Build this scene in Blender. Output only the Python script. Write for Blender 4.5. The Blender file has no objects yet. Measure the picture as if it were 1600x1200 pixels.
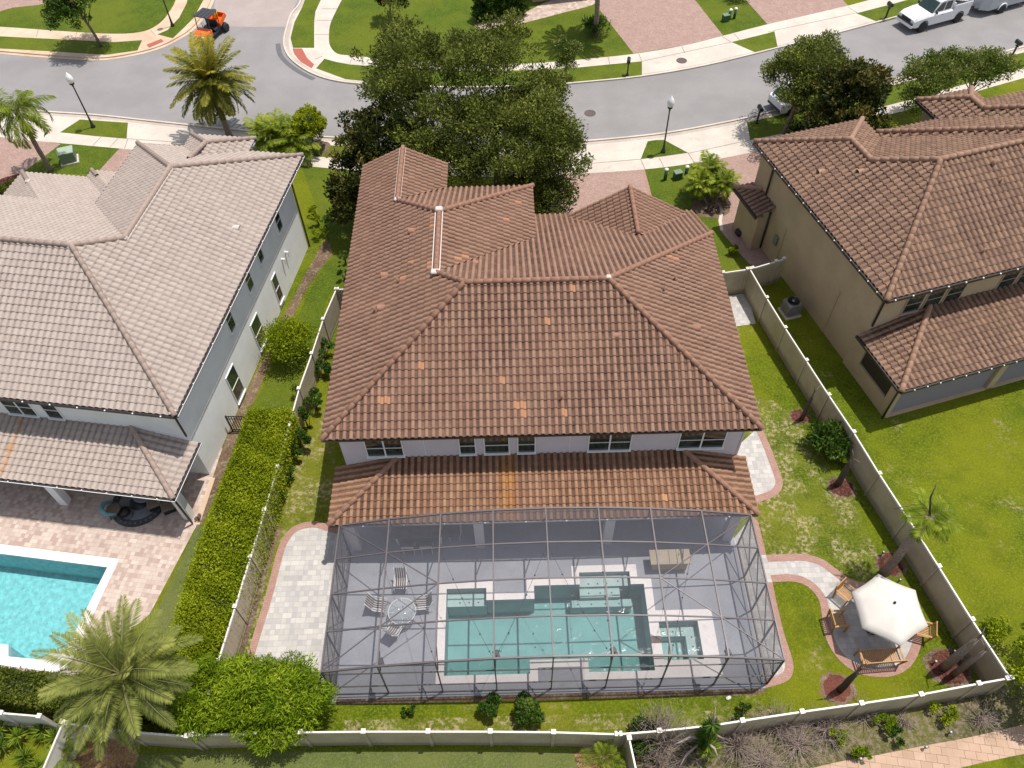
import bpy, bmesh, math, random
import numpy as np
from mathutils import Vector, Matrix
from mathutils.geometry import tessellate_polygon
random.seed(7); RNG = np.random.default_rng(11)
sc = bpy.context.scene
COL = sc.collection
# ---------------------------------------------------------------- camera
F_PX, THETA, ROLL, CAM_H = 1244.0, 38.1, 1.5, 32.5
_th, _ro = math.radians(THETA), math.radians(ROLL)
_d = Vector((0, math.sin(_th), -math.cos(_th))); _r = Vector((1, 0, 0)); _u = _r.cross(_d)
CR = _r*math.cos(_ro) - _u*math.sin(_ro); CU = _r*math.sin(_ro) + _u*math.cos(_ro); CD = _d
CC = Vector((0, 0, CAM_H))
cam = bpy.data.cameras.new('camera'); cam.sensor_width = 36; cam.lens = F_PX/1600*36; cam.clip_end = 2000; cam.clip_start = 0.5
co = bpy.data.objects.new('camera', cam); COL.objects.link(co)
co.matrix_world = Matrix(((CR.x, CU.x, -CD.x, CC.x), (CR.y, CU.y, -CD.y, CC.y), (CR.z, CU.z, -CD.z, CC.z), (0, 0, 0, 1)))
sc.camera = co
# ---------------------------------------------------------------- light
SUN = Vector((0.245, 0.125, 1.0)).normalized()
elev = math.asin(SUN.z); azim = math.atan2(SUN.x, SUN.y)
w = bpy.data.worlds.new('World'); sc.world = w; w.use_nodes = True
nt = w.node_tree; nt.nodes.clear()
sky = nt.nodes.new('ShaderNodeTexSky'); sky.sky_type = 'NISHITA'; sky.sun_disc = False
sky.sun_elevation = elev; sky.sun_rotation = azim; sky.air_density = 1.0; sky.dust_density = 1.5
bg = nt.nodes.new('ShaderNodeBackground'); bg.inputs[1].default_value = 0.15
wo = nt.nodes.new('ShaderNodeOutputWorld'); hs = nt.nodes.new('ShaderNodeHueSaturation'); hs.inputs['Saturation'].default_value = .55; hs.inputs['Value'].default_value = 1.0; nt.links.new(sky.outputs[0], hs.inputs['Color']); nt.links.new(hs.outputs[0], bg.inputs[0]); nt.links.new(bg.outputs[0], wo.inputs[0])
sl = bpy.data.lights.new('sun', 'SUN'); sl.energy = 4.2; sl.angle = math.radians(0.53); sl.color = (1.0, 0.955, 0.89)
so = bpy.data.objects.new('sun', sl); COL.objects.link(so); so.rotation_euler = SUN.to_track_quat('Z', 'Y').to_euler(); so.location = (0, 0, 60)
sc.view_settings.view_transform = 'Standard'; sc.view_settings.look = 'None'; sc.view_settings.exposure = 0.14; sc.view_settings.gamma = 1
sc.cycles.max_bounces = 6; sc.cycles.transparent_max_bounces = 14; sc.cycles.caustics_reflective = False; sc.cycles.caustics_refractive = False

# ---------------------------------------------------------------- helpers
def g(px, py, z=0.0):
    """the point of the level plane at height z seen at photo pixel px,py"""
    v = CD + CR*((px-800)/F_PX) - CU*((py-600)/F_PX)
    t = (z-CAM_H)/v.z
    p = CC + v*t
    return Vector((p.x, p.y, z))
def gs(pts, z=0.0): return [g(a, b, z).to_2d() for a, b in pts]
def sm(pts, n=6, closed=False):
    P = [Vector(p).to_2d() for p in pts]; out = []; N = len(P)
    rng = range(N if closed else N-1)
    for i in rng:
        if closed: a, b, c, d = P[i-1], P[i], P[(i+1) % N], P[(i+2) % N]
        else: a, b, c, d = P[max(i-1, 0)], P[i], P[i+1], P[min(i+2, N-1)]
        for k in range(n):
            t = k/n
            out.append(0.5*((2*b)+(c-a)*t+(2*a-5*b+4*c-d)*t*t+(3*b-a-3*c+d)*t**3))
    if not closed: out.append(P[-1])
    return out
def lin(r, gg, b, k=0.60):
    f = lambda v: ((v/255)/12.92 if v/255 <= .04045 else ((v/255+.055)/1.055)**2.4)*k
    return (f(r), f(gg), f(b), 1)
def tag(o, label=None, cat=None, group=None, kind=None):
    if label: o['label'] = label
    if cat: o['category'] = cat
    if group: o['group'] = group
    if kind: o['kind'] = kind
    return o
def empty(name, loc=(0, 0, 0), rz=0.0, label=None, cat=None, group=None):
    o = bpy.data.objects.new(name, None); COL.objects.link(o); o.location = loc; o.rotation_euler = (0, 0, rz)
    o.empty_display_size = .2
    return tag(o, label, cat, group)
class MB:
    def __init__(s): s.v = []; s.f = []; s.m = []; s.sm = []
    def add(s, vs, fs, m=0, smooth=False, M=None):
        b = len(s.v)
        for p in vs:
            p = Vector(p)
            if M is not None: p = M @ p
            s.v.append(tuple(p))
        for f in fs: s.f.append([b+i for i in f]); s.m.append(m); s.sm.append(smooth)
        return s
    def box(s, c, sz, rz=0.0, m=0, bev=0.0, M=None, taper=1.0):
        x, y, z = sz[0]/2, sz[1]/2, sz[2]/2
        T = Matrix.Translation(c) @ Matrix.Rotation(rz, 4, 'Z')
        if M is not None: T = M @ T
        if bev <= 0:
            vs = [(-x, -y, -z), (x, -y, -z), (x, y, -z), (-x, y, -z), (-x*taper, -y*taper, z), (x*taper, -y*taper, z), (x*taper, y*taper, z), (-x*taper, y*taper, z)]
            return s.add(vs, [(0, 3, 2, 1), (4, 5, 6, 7), (0, 1, 5, 4), (1, 2, 6, 5), (2, 3, 7, 6), (3, 0, 4, 7)], m, False, T)
        b = min(bev, x*.9, y*.9, z*.9)
        ring = lambda dx, dy, zz: [(-x+dx+b*0, -y+dy, zz)]
        def oct(ix, zz): return [(-x+ix+b, -y+ix, zz), (x-ix-b, -y+ix, zz), (x-ix, -y+ix+b, zz), (x-ix, y-ix-b, zz), (x-ix-b, y-ix, zz), (-x+ix+b, y-ix, zz), (-x+ix, y-ix-b, zz), (-x+ix, -y+ix+b, zz)]
        R = [oct(b*.7, -z), oct(0, -z+b), oct(0, z-b), oct(b*.7, z)]
        R = [[(px*taper if k >= 2 else px, py*taper if k >= 2 else py, pz) for px, py, pz in r] for k, r in enumerate(R)]
        vs = sum(R, []); fs = [tuple(range(7, -1, -1)), tuple(range(24, 32))]
        for k in range(3):
            for i in range(8): fs.append((k*8+i, k*8+(i+1) % 8, (k+1)*8+(i+1) % 8, (k+1)*8+i))
        return s.add(vs, fs, m, False, T)
    def bar(s, a, b, wd=.05, h=None, m=0, up=(0, 0, 1)):
        a, b = Vector(a), Vector(b); h = h or wd; d = (b-a)
        if d.length < 1e-6: return s
        d.normalize(); u = Vector(up)
        if abs(d.dot(u)) > .98: u = Vector((0, 1, 0))
        sd = d.cross(u).normalized()*wd/2; uu = sd.cross(d).normalized()*h/2
        vs = [a-sd-uu, a+sd-uu, a+sd+uu, a-sd+uu, b-sd-uu, b+sd-uu, b+sd+uu, b-sd+uu]
        return s.add(vs, [(0, 3, 2, 1), (4, 5, 6, 7), (0, 1, 5, 4), (1, 2, 6, 5), (2, 3, 7, 6), (3, 0, 4, 7)], m)
    def tube(s, pts, rad, n=8, m=0, caps=True, smooth=True):
        pts = [Vector(p) for p in pts]; rad = rad if isinstance(rad, (list, tuple)) else [rad]*len(pts)
        vs = []; prev = None
        for i, p in enumerate(pts):
            d = (pts[min(i+1, len(pts)-1)]-pts[max(i-1, 0)]).normalized()
            u = prev if prev is not None else (Vector((0, 0, 1)) if abs(d.z) < .9 else Vector((1, 0, 0)))
            a = d.cross(u).normalized(); u2 = a.cross(d).normalized(); prev = u2
            for k in range(n):
                t = 2*math.pi*k/n; vs.append(p+(a*math.cos(t)+u2*math.sin(t))*rad[i])
        fs = []
        for i in range(len(pts)-1):
            for k in range(n): fs.append((i*n+k, i*n+(k+1) % n, (i+1)*n+(k+1) % n, (i+1)*n+k))
        s.add(vs, fs, m, smooth)
        if caps:
            b = len(s.v)-len(vs)
            s.f.append([b+k for k in range(n-1, -1, -1)]); s.m.append(m); s.sm.append(False)
            s.f.append([b+(len(pts)-1)*n+k for k in range(n)]); s.m.append(m); s.sm.append(False)
        return s
    def lathe(s, c, prof, n=20, m=0, smooth=True, M=None):
        vs = []; fs = []
        for r, z in prof:
            for k in range(n):
                t = 2*math.pi*k/n; vs.append((c[0]+r*math.cos(t), c[1]+r*math.sin(t), c[2]+z))
        for i in range(len(prof)-1):
            for k in range(n): fs.append((i*n+k, i*n+(k+1) % n, (i+1)*n+(k+1) % n, (i+1)*n+k))
        if prof[0][0] > 1e-4: fs.append(tuple(range(n-1, -1, -1)))
        if prof[-1][0] > 1e-4: fs.append(tuple((len(prof)-1)*n+k for k in range(n)))
        return s.add(vs, fs, m, smooth, M)
    def prism(s, poly, z0, z1, m=0, M=None, top=True, bot=True):
        n = len(poly); vs = [(p[0], p[1], z0) for p in poly]+[(p[0], p[1], z1) for p in poly]
        fs = [(i, (i+1) % n, n+(i+1) % n, n+i) for i in range(n)]
        tr = tessellate_polygon([[Vector((p[0], p[1], 0)) for p in poly]])
        for t in tr:
            a, b, c = [Vector((poly[i][0], poly[i][1])) for i in t]
            up = (b-a).cross(c-a) > 0
            tt = t if up else t[::-1]
            if top: fs.append(tuple(n+i for i in tt))
            if bot: fs.append(tuple(tt[::-1]))
        return s.add(vs, fs, m, False, M)
    def side(s, prof, x0, x1, m=0, M=None, inset=0.0):
        """profile in (y,z) extruded from x0 to x1"""
        n = len(prof); vs = [(x0, p[0], p[1]) for p in prof]+[(x1, p[0], p[1]) for p in prof]
        fs = [(i, (i+1) % n, n+(i+1) % n, n+i) for i in range(n)]
        tr = tessellate_polygon([[Vector((p[0], p[1], 0)) for p in prof]])
        for t in tr: fs.append(tuple(t)); fs.append(tuple(n+i for i in t[::-1]))
        return s.add(vs, fs, m, False, M)
    def build(s, name, mats, parent=None, normals=True):
        me = bpy.data.meshes.new(name); me.from_pydata(s.v, [], s.f)
        mats = mats if isinstance(mats, (list, tuple)) else [mats]
        for mm in mats: me.materials.append(mm)
        me.polygons.foreach_set('material_index', s.m); me.polygons.foreach_set('use_smooth', s.sm)
        if normals:
            bm = bmesh.new(); bm.from_mesh(me); bmesh.ops.recalc_face_normals(bm, faces=bm.faces); bm.to_mesh(me); bm.free()
        me.update()
        o = bpy.data.objects.new(name, me); COL.objects.link(o)
        if parent is not None: o.parent = parent
        return o
def dup(root, loc, rz=None, label=None, group=None):
    r = root.copy(); COL.objects.link(r); r.location = loc
    if rz is not None: r.rotation_euler = (0, 0, rz)
    if label: r['label'] = label
    if group: r['group'] = group
    for ch in list(root.children):
        c = ch.copy(); COL.objects.link(c); c.parent = r
        for gg in list(ch.children):
            d = gg.copy(); COL.objects.link(d); d.parent = c
    return r
# ---------------------------------------------------------------- materials
class N:
    def __init__(s, name):
        s.m = bpy.data.materials.new(name); s.m.use_nodes = True; s.t = s.m.node_tree
        s.b = s.t.nodes['Principled BSDF']; s.out = s.t.nodes['Material Output']; s.c = None
    def n(s, ty, **kw):
        x = s.t.nodes.new(ty)
        for k, v in kw.items(): setattr(x, k, v)
        return x
    def l(s, a, b): s.t.links.new(a, b)
    def co(s):
        if s.c is None: s.c = s.n('ShaderNodeTexCoord').outputs['Object']
        return s.c
    def noise(s, scale, detail=4, rough=.55, vec=None, dist=0.0):
        x = s.n('ShaderNodeTexNoise'); x.inputs['Scale'].default_value = scale; x.inputs['Detail'].default_value = detail
        x.inputs['Roughness'].default_value = rough; x.inputs['Distortion'].default_value = dist
        s.l(vec or s.co(), x.inputs['Vector']); return x.outputs['Fac']
    def vec(s, scale=(1, 1, 1), rot=(0, 0, 0)):
        x = s.n('ShaderNodeMapping'); x.inputs['Scale'].default_value = scale; x.inputs['Rotation'].default_value = rot
        s.l(s.co(), x.inputs['Vector']); return x.outputs[0]
    def rng(s, v, a, b, c=0., d=1., smooth=True):
        x = s.n('ShaderNodeMapRange'); x.interpolation_type = 'SMOOTHSTEP' if smooth else 'LINEAR'
        for i, q in enumerate((a, b, c, d)): x.inputs[i+1].default_value = q
        s.l(v, x.inputs[0]); return x.outputs[0]
    def mix(s, f, a, b, mode='MIX'):
        x = s.n('ShaderNodeMix'); x.data_type = 'RGBA'; x.blend_type = mode
        if isinstance(f, (int, float)): x.inputs[0].default_value = f
        else: s.l(f, x.inputs[0])
        for i, q in ((6, a), (7, b)):
            if isinstance(q, (tuple, list)): x.inputs[i].default_value = q
            else: s.l(q, x.inputs[i])
        return x.outputs[2]
    def math(s, op, a, b=0.):
        x = s.n('ShaderNodeMath'); x.operation = op
        for i, q in ((0, a), (1, b)):
            if isinstance(q, (int, float)): x.inputs[i].default_value = q
            else: s.l(q, x.inputs[i])
        return x.outputs[0]
    def attr(s, name):
        x = s.n('ShaderNodeAttribute'); x.attribute_name = name; return x.outputs['Fac']
    def bump(s, h, st=.3, dist=.02):
        x = s.n('ShaderNodeBump'); x.inputs['Strength'].default_value = st; x.inputs['Distance'].default_value = dist
        s.l(h, x.inputs['Height']); s.l(x.outputs[0], s.b.inputs['Normal'])
    def fin(s, col=None, rough=.8, metal=0., spec=None):
        if col is not None:
            if isinstance(col, (tuple, list)): s.b.inputs['Base Color'].default_value = col
            else: s.l(col, s.b.inputs['Base Color'])
        if isinstance(rough, (int, float)): s.b.inputs['Roughness'].default_value = rough
        else: s.l(rough, s.b.inputs['Roughness'])
        s.b.inputs['Metallic'].default_value = metal
        if spec is not None: s.b.inputs['Specular IOR Level'].default_value = spec
        return s.m
def simple(name, c, rough=.6, metal=0., var=.12, scale=3., spec=None, bump=0.):
    k = N(name); nn = k.noise(scale, 5); nf = k.noise(scale*14, 3)
    f = k.rng(k.math('ADD', k.math('MULTIPLY', nn, .7), k.math('MULTIPLY', nf, .3)), .3, .7)
    a = tuple(x*(1-var) for x in c[:3])+(1,); b = tuple(min(1, x*(1+var)) for x in c[:3])+(1,)
    if bump: k.bump(nf, bump, .01)
    return k.fin(k.mix(f, a, b), rough, metal, spec)
def grass_mat(name, c_d, c_m, c_l, dry=(0.3, .22, .11, 1), dry_lo=.62, dry_hi=.75, dscale=.55):
    k = N(name)
    big = k.noise(.16, 4); mid = k.noise(1.1, 5, .6); fine = k.noise(9., 3, .7); vf = k.noise(38., 2, .6)
    c = k.mix(k.rng(mid, .35, .65), c_d, c_m); c = k.mix(k.rng(fine, .42, .68), c, c_l)
    c = k.mix(k.math('MULTIPLY', k.rng(big, .38, .62), .6), c, (c_l[0]*1.15, c_l[1], c_l[2], 1)); c = k.mix(k.math('MULTIPLY', k.rng(k.noise(.45, 5, .65), .52, .7), .5), c, (c_d[0]*1.2, c_d[1]*1.1, c_d[2], 1)); c = k.mix(k.math('MULTIPLY', k.rng(k.noise(2.6, 5, .75), .56, .72), .4), c, (c_l[0]*1.5, c_l[1]*1.05, c_l[2]*4+.02, 1))
    c = k.mix(k.math('MULTIPLY', k.rng(vf, .48, .68), .6), c, tuple(x*.35 for x in c_d[:3])+(1,))
    d1 = k.rng(k.noise(dscale, 6, .68), dry_lo, dry_hi); d2 = k.rng(k.noise(5., 4, .7), .45, .6)
    c = k.mix(k.math('MULTIPLY', k.math('MULTIPLY', d1, d2), .75), c, dry)
    k.bump(k.math('ADD', fine, vf), .6, .05)
    return k.fin(c, .9, spec=.15)
def paver_mat(name, c1, c2, mortar, bw=.3, bh=.15, rot=0., c3=None, off=.5, ms=.008, sq=1.0):
    k = N(name); b = k.n('ShaderNodeTexBrick')
    b.offset = off; b.squash = sq; b.squash_frequency = 2
    b.inputs['Color1'].default_value = c1; b.inputs['Color2'].default_value = c2; b.inputs['Mortar'].default_value = mortar
    b.inputs['Scale'].default_value = 1.; b.inputs['Mortar Size'].default_value = ms; b.inputs['Brick Width'].default_value = bw; b.inputs['Row Height'].default_value = bh
    b.inputs['Bias'].default_value = 0.; b.inputs['Mortar Smooth'].default_value = .3
    k.l(k.vec(rot=(0, 0, rot)), b.inputs['Vector'])
    c = b.outputs['Color']
    if c3:
        sp = k.n('ShaderNodeSeparateXYZ'); k.l(k.vec(rot=(0, 0, rot)), sp.inputs[0])
        cb = k.n('ShaderNodeCombineXYZ'); k.l(k.math('FLOOR', k.math('MULTIPLY', sp.outputs[0], 2/bw)), cb.inputs[0]); k.l(k.math('FLOOR', k.math('MULTIPLY', sp.outputs[1], 1/bh)), cb.inputs[1])
        wn = k.n('ShaderNodeTexWhiteNoise'); wn.noise_dimensions = '2D'; k.l(cb.outputs[0], wn.inputs['Vector'])
        c = k.mix(k.math('MULTIPLY', k.rng(wn.outputs['Value'], .45, .95), .75), c, c3)
    st = k.rng(k.noise(1.3, 6, .65), .35, .7); c = k.mix(k.math('MULTIPLY', st, .35), c, tuple(x*.6 for x in c1[:3])+(1,))
    f = k.noise(30, 3); c = k.mix(k.math('MULTIPLY', f, .3), c, tuple(x*.7 for x in c2[:3])+(1,))
    k.bump(b.outputs['Fac'], -.4, .01)
    return k.fin(c, .85, spec=.2)
def tile_mat(name, ca, cb, cm, cpatch, stain_shade=.6, rust=None):
    k = N(name); r = k.attr('rnd'); tr = k.attr('tr')
    c = k.mix(r, ca, cb)
    n1 = k.noise(2.2, 6, .65); n2 = k.noise(14, 4, .7)
    c = k.mix(k.math('MULTIPLY', k.rng(n2, .35, .75), .45), c, cm)
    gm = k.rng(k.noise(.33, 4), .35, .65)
    f = k.math('MINIMUM', k.math('MULTIPLY', k.math('MULTIPLY', k.rng(tr, .55, .95), k.math('ADD', k.math('MULTIPLY', k.rng(n1, .25, .6), .5), .5)), stain_shade), 1.)
    c = k.mix(k.math('MULTIPLY', f, k.math('ADD', k.math('MULTIPLY', gm, .35), .65)), c, tuple(x*.42 for x in cm[:3])+(1,))  # algae stain in the troughs, strengthened as painted shade for tile relief
    c = k.mix(k.rng(r, 1.4, 1.5), c, cpatch)
    if rust:
        x0, wd, y0, y1 = rust; s = k.n('ShaderNodeSeparateXYZ'); k.l(k.co(), s.inputs[0])
        dx = k.math('ABSOLUTE', k.math('SUBTRACT', k.math('ADD', s.outputs[0], k.math('MULTIPLY', k.noise(3, 3), .4)), x0+.2))
        fx = k.math('SUBTRACT', 1., k.rng(dx, 0., wd)); fy = k.math('MULTIPLY', k.rng(s.outputs[1], y0, y0+.3), k.math('SUBTRACT', 1., k.rng(s.outputs[1], y1-.2, y1)))
        ff = k.math('MULTIPLY', k.math('MULTIPLY', fx, fy), k.rng(k.noise(5, 5, .7), .34, .68))
        c = k.mix(k.math('MULTIPLY', ff, .8), c, lin(215, 145, 50))
    k.bump(n2, .35, .012)
    return k.fin(c, .85, spec=.25)
def leaf_mat(name, c1, c2, c3, trans=.25, rough=.55):
    k = N(name); r = k.attr('rnd')
    c = k.mix(k.rng(r, 0, .5, smooth=False), c1, c2); c = k.mix(k.rng(r, .5, 1., smooth=False), c, c3)
    k.fin(c, max(rough, .6), spec=.12)
    tb = k.n('ShaderNodeBsdfTranslucent'); k.l(k.mix(.5, c, c3), tb.inputs[0])
    ms = k.n('ShaderNodeMixShader'); ms.inputs[0].default_value = trans
    k.l(k.b.outputs[0], ms.inputs[1]); k.l(tb.outputs[0], ms.inputs[2]); k.l(ms.outputs[0], k.out.inputs['Surface'])
    return k.m
def screen_mat(name, col, opac):
    k = N(name); k.fin(col, .9, spec=.1)
    tp = k.n('ShaderNodeBsdfTransparent'); ms = k.n('ShaderNodeMixShader'); ms.inputs[0].default_value = opac
    k.l(tp.outputs[0], ms.inputs[1]); k.l(k.b.outputs[0], ms.inputs[2]); k.l(ms.outputs[0], k.out.inputs['Surface'])
    return k.m
def water_mat(name, absorb, dens, bump=.15, scale=1.6):
    k = N(name); k.t.nodes.remove(k.b)
    tp = k.n('ShaderNodeBsdfTransparent'); gl = k.n('ShaderNodeBsdfGlossy'); gl.inputs['Roughness'].default_value = .08
    fr = k.n('ShaderNodeFresnel'); fr.inputs['IOR'].default_value = 1.33
    bp = k.n('ShaderNodeBump'); bp.inputs['Strength'].default_value = bump; bp.inputs['Distance'].default_value = .1
    k.l(k.noise(scale, 5, .6, dist=.6), bp.inputs['Height']); k.l(bp.outputs[0], gl.inputs['Normal']); k.l(bp.outputs[0], fr.inputs['Normal'])
    ms = k.n('ShaderNodeMixShader'); k.l(fr.outputs[0], ms.inputs[0]); k.l(tp.outputs[0], ms.inputs[1]); k.l(gl.outputs[0], ms.inputs[2])
    va = k.n('ShaderNodeVolumeAbsorption'); va.inputs['Color'].default_value = absorb; va.inputs['Density'].default_value = dens
    k.l(ms.outputs[0], k.out.inputs['Surface']); k.l(va.outputs[0], k.out.inputs['Volume'])
    return k.m
M = {}
M['lawn'] = grass_mat('lawn', (.052, .085, .004, 1), (.100, .140, .005, 1), (.175, .205, .008, 1), (.32, .25, .13, 1), .55, .70, .6)
M['lawn_worn'] = grass_mat('lawn_worn', (.055, .085, .006, 1), (.11, .145, .010, 1), (.18, .20, .018, 1), (.42, .33, .21, 1), .44, .60, .75)
M['lawn_green'] = grass_mat('lawn_green', (.045, .082, .006, 1), (.078, .122, .008, 1), (.13, .170, .014, 1), (.22, .17, .07, 1), .60, .75, .7)
M['lawn_turf'] = grass_mat('lawn_turf', (.085, .115, .03, 1), (.115, .14, .038, 1), (.15, .175, .048, 1), (.16, .15, .06, 1), .6, .8, .4)
M['scrub'] = grass_mat('scrub', (.045, .05, .02, 1), (.12, .095, .06, 1), (.13, .15, .03, 1), (.25, .185, .135, 1), .36, .5, .8)
def asphalt():
    k = N('asphalt'); a = k.noise(.35, 5, .6); b = k.noise(22, 3, .8); c2 = k.noise(90, 2, .7)
    c = k.mix(k.rng(a, .3, .7), (.235, .222, .215, 1), (.285, .270, .262, 1)); c = k.mix(k.math('MULTIPLY', k.rng(b, .4, .65), .5), c, (.17, .165, .17, 1))
    c = k.mix(k.math('MULTIPLY', k.rng(c2, .5, .7), .4), c, (.34, .325, .32, 1))
    s = k.n('ShaderNodeSeparateXYZ'); k.l(k.co(), s.inputs[0])
    st = k.rng(k.noise(.09, 4, .6, vec=k.vec(scale=(.4, 1.6, 1))), .45, .7); c = k.mix(k.math('MULTIPLY', st, .3), c, (.20, .185, .175, 1))
    k.bump(b, .2, .01); return k.fin(c, .9, spec=.2)
M['asphalt'] = asphalt()
def concrete(name, a, b, stain):
    k = N(name); n1 = k.noise(.5, 6, .65); n2 = k.noise(12, 4, .6)
    c = k.mix(k.rng(n1, .35, .65), a, b); c = k.mix(k.math('MULTIPLY', k.rng(n2, .45, .7), .25), c, stain)
    c = k.mix(k.math('MULTIPLY', k.rng(k.noise(1.4, 5, .7), .55, .72), .4), c, stain)
    k.bump(n2, .1, .01); return k.fin(c, .85, spec=.2)
M['concrete'] = concrete('concrete', (.50, .44, .38, 1), (.58, .52, .45, 1), (.34, .28, .23, 1))
M['curb'] = concrete('curb_concrete', (.40, .34, .29, 1), (.48, .42, .36, 1), (.30, .25, .21, 1))
M['concrete_warm'] = concrete('concrete_warm', (.50, .36, .25, 1), (.58, .46, .35, 1), (.42, .25, .14, 1))
M['coping'] = concrete('coping_stone', (.74, .68, .66, 1), (.80, .75, .72, 1), (.52, .47, .44, 1))
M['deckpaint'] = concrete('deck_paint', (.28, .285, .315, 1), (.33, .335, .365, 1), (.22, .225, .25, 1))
M['drive_pink'] = paver_mat('driveway_pavers', (.36, .235, .19, 1), (.43, .30, .25, 1), (.2, .13, .11, 1), .22, .11, .6, (.30, .19, .17, 1))
M['walk_stone'] = paver_mat('walk_stone', (.48, .36, .30, 1), (.6, .5, .42, 1), (.25, .17, .14, 1), .5, .3, .3, (.35, .24, .2, 1))
M['paver_white'] = paver_mat('patio_pavers', (.46, .43, .40, 1), (.56, .53, .49, 1), (.25, .23, .21, 1), .40, .24, 0, (.34, .33, .335, 1), ms=.006)
M['paver_red'] = paver_mat('border_brick', (.36, .20, .16, 1), (.42, .26, .21, 1), (.25, .16, .13, 1), .12, .1, .2, None)
M['paver_shade'] = M['drive_pink']
M['deck_left'] = paver_mat('travertine_pavers', (.50, .39, .33, 1), (.60, .50, .43, 1), (.32, .23, .19, 1), .36, .20, math.radians(9), (.34, .22, .18, 1), ms=.006)
M['path_tan'] = paver_mat('path_pavers', (.42, .28, .19, 1), (.52, .36, .26, 1), (.2, .12, .09, 1), .42, .3, .16, (.50, .34, .24, 1), ms=.012)
M['mulch'] = grass_mat('mulch', (.05, .018, .012, 1), (.10, .035, .025, 1), (.17, .07, .05, 1), (.22, .13, .08, 1), .5, .7, 2.)
M['mulch_tan'] = grass_mat('mulch_tan', (.14, .08, .035, 1), (.30, .18, .08, 1), (.42, .28, .14, 1), (.2, .12, .06, 1), .5, .7, 2.)
M['soil'] = grass_mat('soil', (.08, .055, .035, 1), (.14, .095, .06, 1), (.22, .16, .10, 1), (.30, .24, .17, 1), .45, .6, 1.5)
M['tile_main'] = tile_mat('roof_tile_brown', lin(172, 132, 110), lin(190, 150, 126), lin(138, 106, 92), lin(204, 150, 116), 1.0)
M['tile_porch'] = tile_mat('roof_tile_porch', lin(178, 134, 106), lin(200, 156, 124), lin(142, 106, 86), lin(216, 164, 120), .95, rust=(-.32, .6, 15.9, 19.2))
M['tile_left'] = tile_mat('roof_tile_pale', lin(208, 190, 178), lin(220, 203, 190), lin(178, 160, 152), lin(210, 180, 160), .5)
M['tile_leftp'] = tile_mat('roof_tile_pale_porch', lin(208, 190, 178), lin(220, 203, 190), lin(178, 160, 152), lin(210, 180, 160), .5, rust=(-8.15, .3, -2.4, .6))
M['tile_right'] = tile_mat('roof_tile_umber', lin(158, 124, 104), lin(188, 150, 124), lin(112, 88, 78), lin(225, 170, 120), .85)
M['cap_main'] = simple('ridge_tile_brown', lin(180, 134, 110), .85, var=.16, scale=5)
M['cap_left'] = simple('ridge_tile_pale', lin(196, 172, 158), .85, var=.08, scale=5)
M['cap_right'] = simple('ridge_tile_umber', lin(192, 150, 124), .85, var=.14, scale=5)
M['mortar'] = simple('white_flashing', lin(240, 225, 215), .7, var=.08, scale=6)
M['wall_main'] = simple('stucco_lilac_white', lin(232, 222, 224, .74), .9, var=.04, scale=1.5, bump=.15)
M['wall_left'] = simple('stucco_white', (.80, .79, .775, 1), .9, var=.05, scale=1.5, bump=.35)
M['wall_right'] = simple('stucco_tan', lin(214, 188, 152, .68), .9, var=.08, scale=.9, bump=.25)
def fence_mat():
    k = N('vinyl_beige'); sp = k.n('ShaderNodeSeparateXYZ'); k.l(k.co(), sp.inputs[0]); n1 = k.noise(1.2, 5); n2 = k.noise(9, 4, .7)
    c = k.mix(k.rng(n1, .35, .65), lin(214, 198, 172, .58), lin(230, 214, 188, .58))
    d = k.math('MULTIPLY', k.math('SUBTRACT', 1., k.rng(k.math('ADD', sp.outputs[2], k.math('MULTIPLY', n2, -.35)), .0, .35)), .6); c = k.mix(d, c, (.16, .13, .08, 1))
    c = k.mix(k.math('MULTIPLY', k.rng(k.noise(2.2, 5, .7, vec=k.vec(scale=(1, 1, .25))), .52, .72), .25), c, (.22, .20, .13, 1)); return k.fin(c, .55)
M['fence'] = fence_mat()
M['fence_cap'] = simple('vinyl_white', lin(252, 244, 234, .72), .45, var=.03)
M['white'] = simple('white_paint', (.78, .77, .75, 1), .45, var=.03)
M['gutter_dark'] = simple('gutter_bronze', (.035, .026, .024, 1), .45, var=.15)
M['gutter_metal'] = simple('gutter_metal', (.24, .22, .22, 1), .4, .3, var=.2)
M['frame_alu'] = simple('bronze_aluminium', lin(128, 118, 120, .5), .45, .2, var=.1, scale=2)
M['screen'] = screen_mat('insect_screen', (.15, .148, .168, 1), .25)
M['screen_side'] = screen_mat('insect_screen_side', (.11, .105, .12, 1), .45)
M['black'] = simple('black_metal', (.02, .02, .022, 1), .45, var=.2)
M['rubber'] = simple('rubber', (.02, .02, .02, 1), .8, var=.2)
def glass_mat():
    k = N('window_glass'); n1 = k.noise(1.2, 3)
    c = k.mix(k.rng(n1, .4, .6), (.012, .022, .016, 1), (.03, .045, .035, 1)); return k.fin(c, .04, spec=.9)
M['glass'] = glass_mat(); M['beige_frame'] = simple('beige_frame', lin(215, 195, 170, .6), .6)
M['auto_glass'] = simple('car_glass', (.02, .04, .035, 1), .05, var=.2, spec=.8)
M['wood'] = simple('teak', lin(214, 160, 96), .6, var=.18, scale=8)
M['wood_dark'] = simple('brown_wood', (.10, .06, .035, 1), .6, var=.2, scale=8)
M['canvas'] = simple('cream_canvas', (.62, .57, .51, 1), .85, var=.04, scale=2)
M['steel'] = simple('galvanised', (.4, .4, .4, 1), .4, .6, var=.1)
M['iron_cover'] = simple('iron_cover', (.10, .075, .065, 1), .8, var=.3, scale=12)
M['ubox'] = simple('utility_green', lin(140, 165, 140, .55), .5, var=.1)
M['ubox_dark'] = simple('utility_dark_green', (.03, .10, .05, 1), .5, var=.1)
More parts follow.
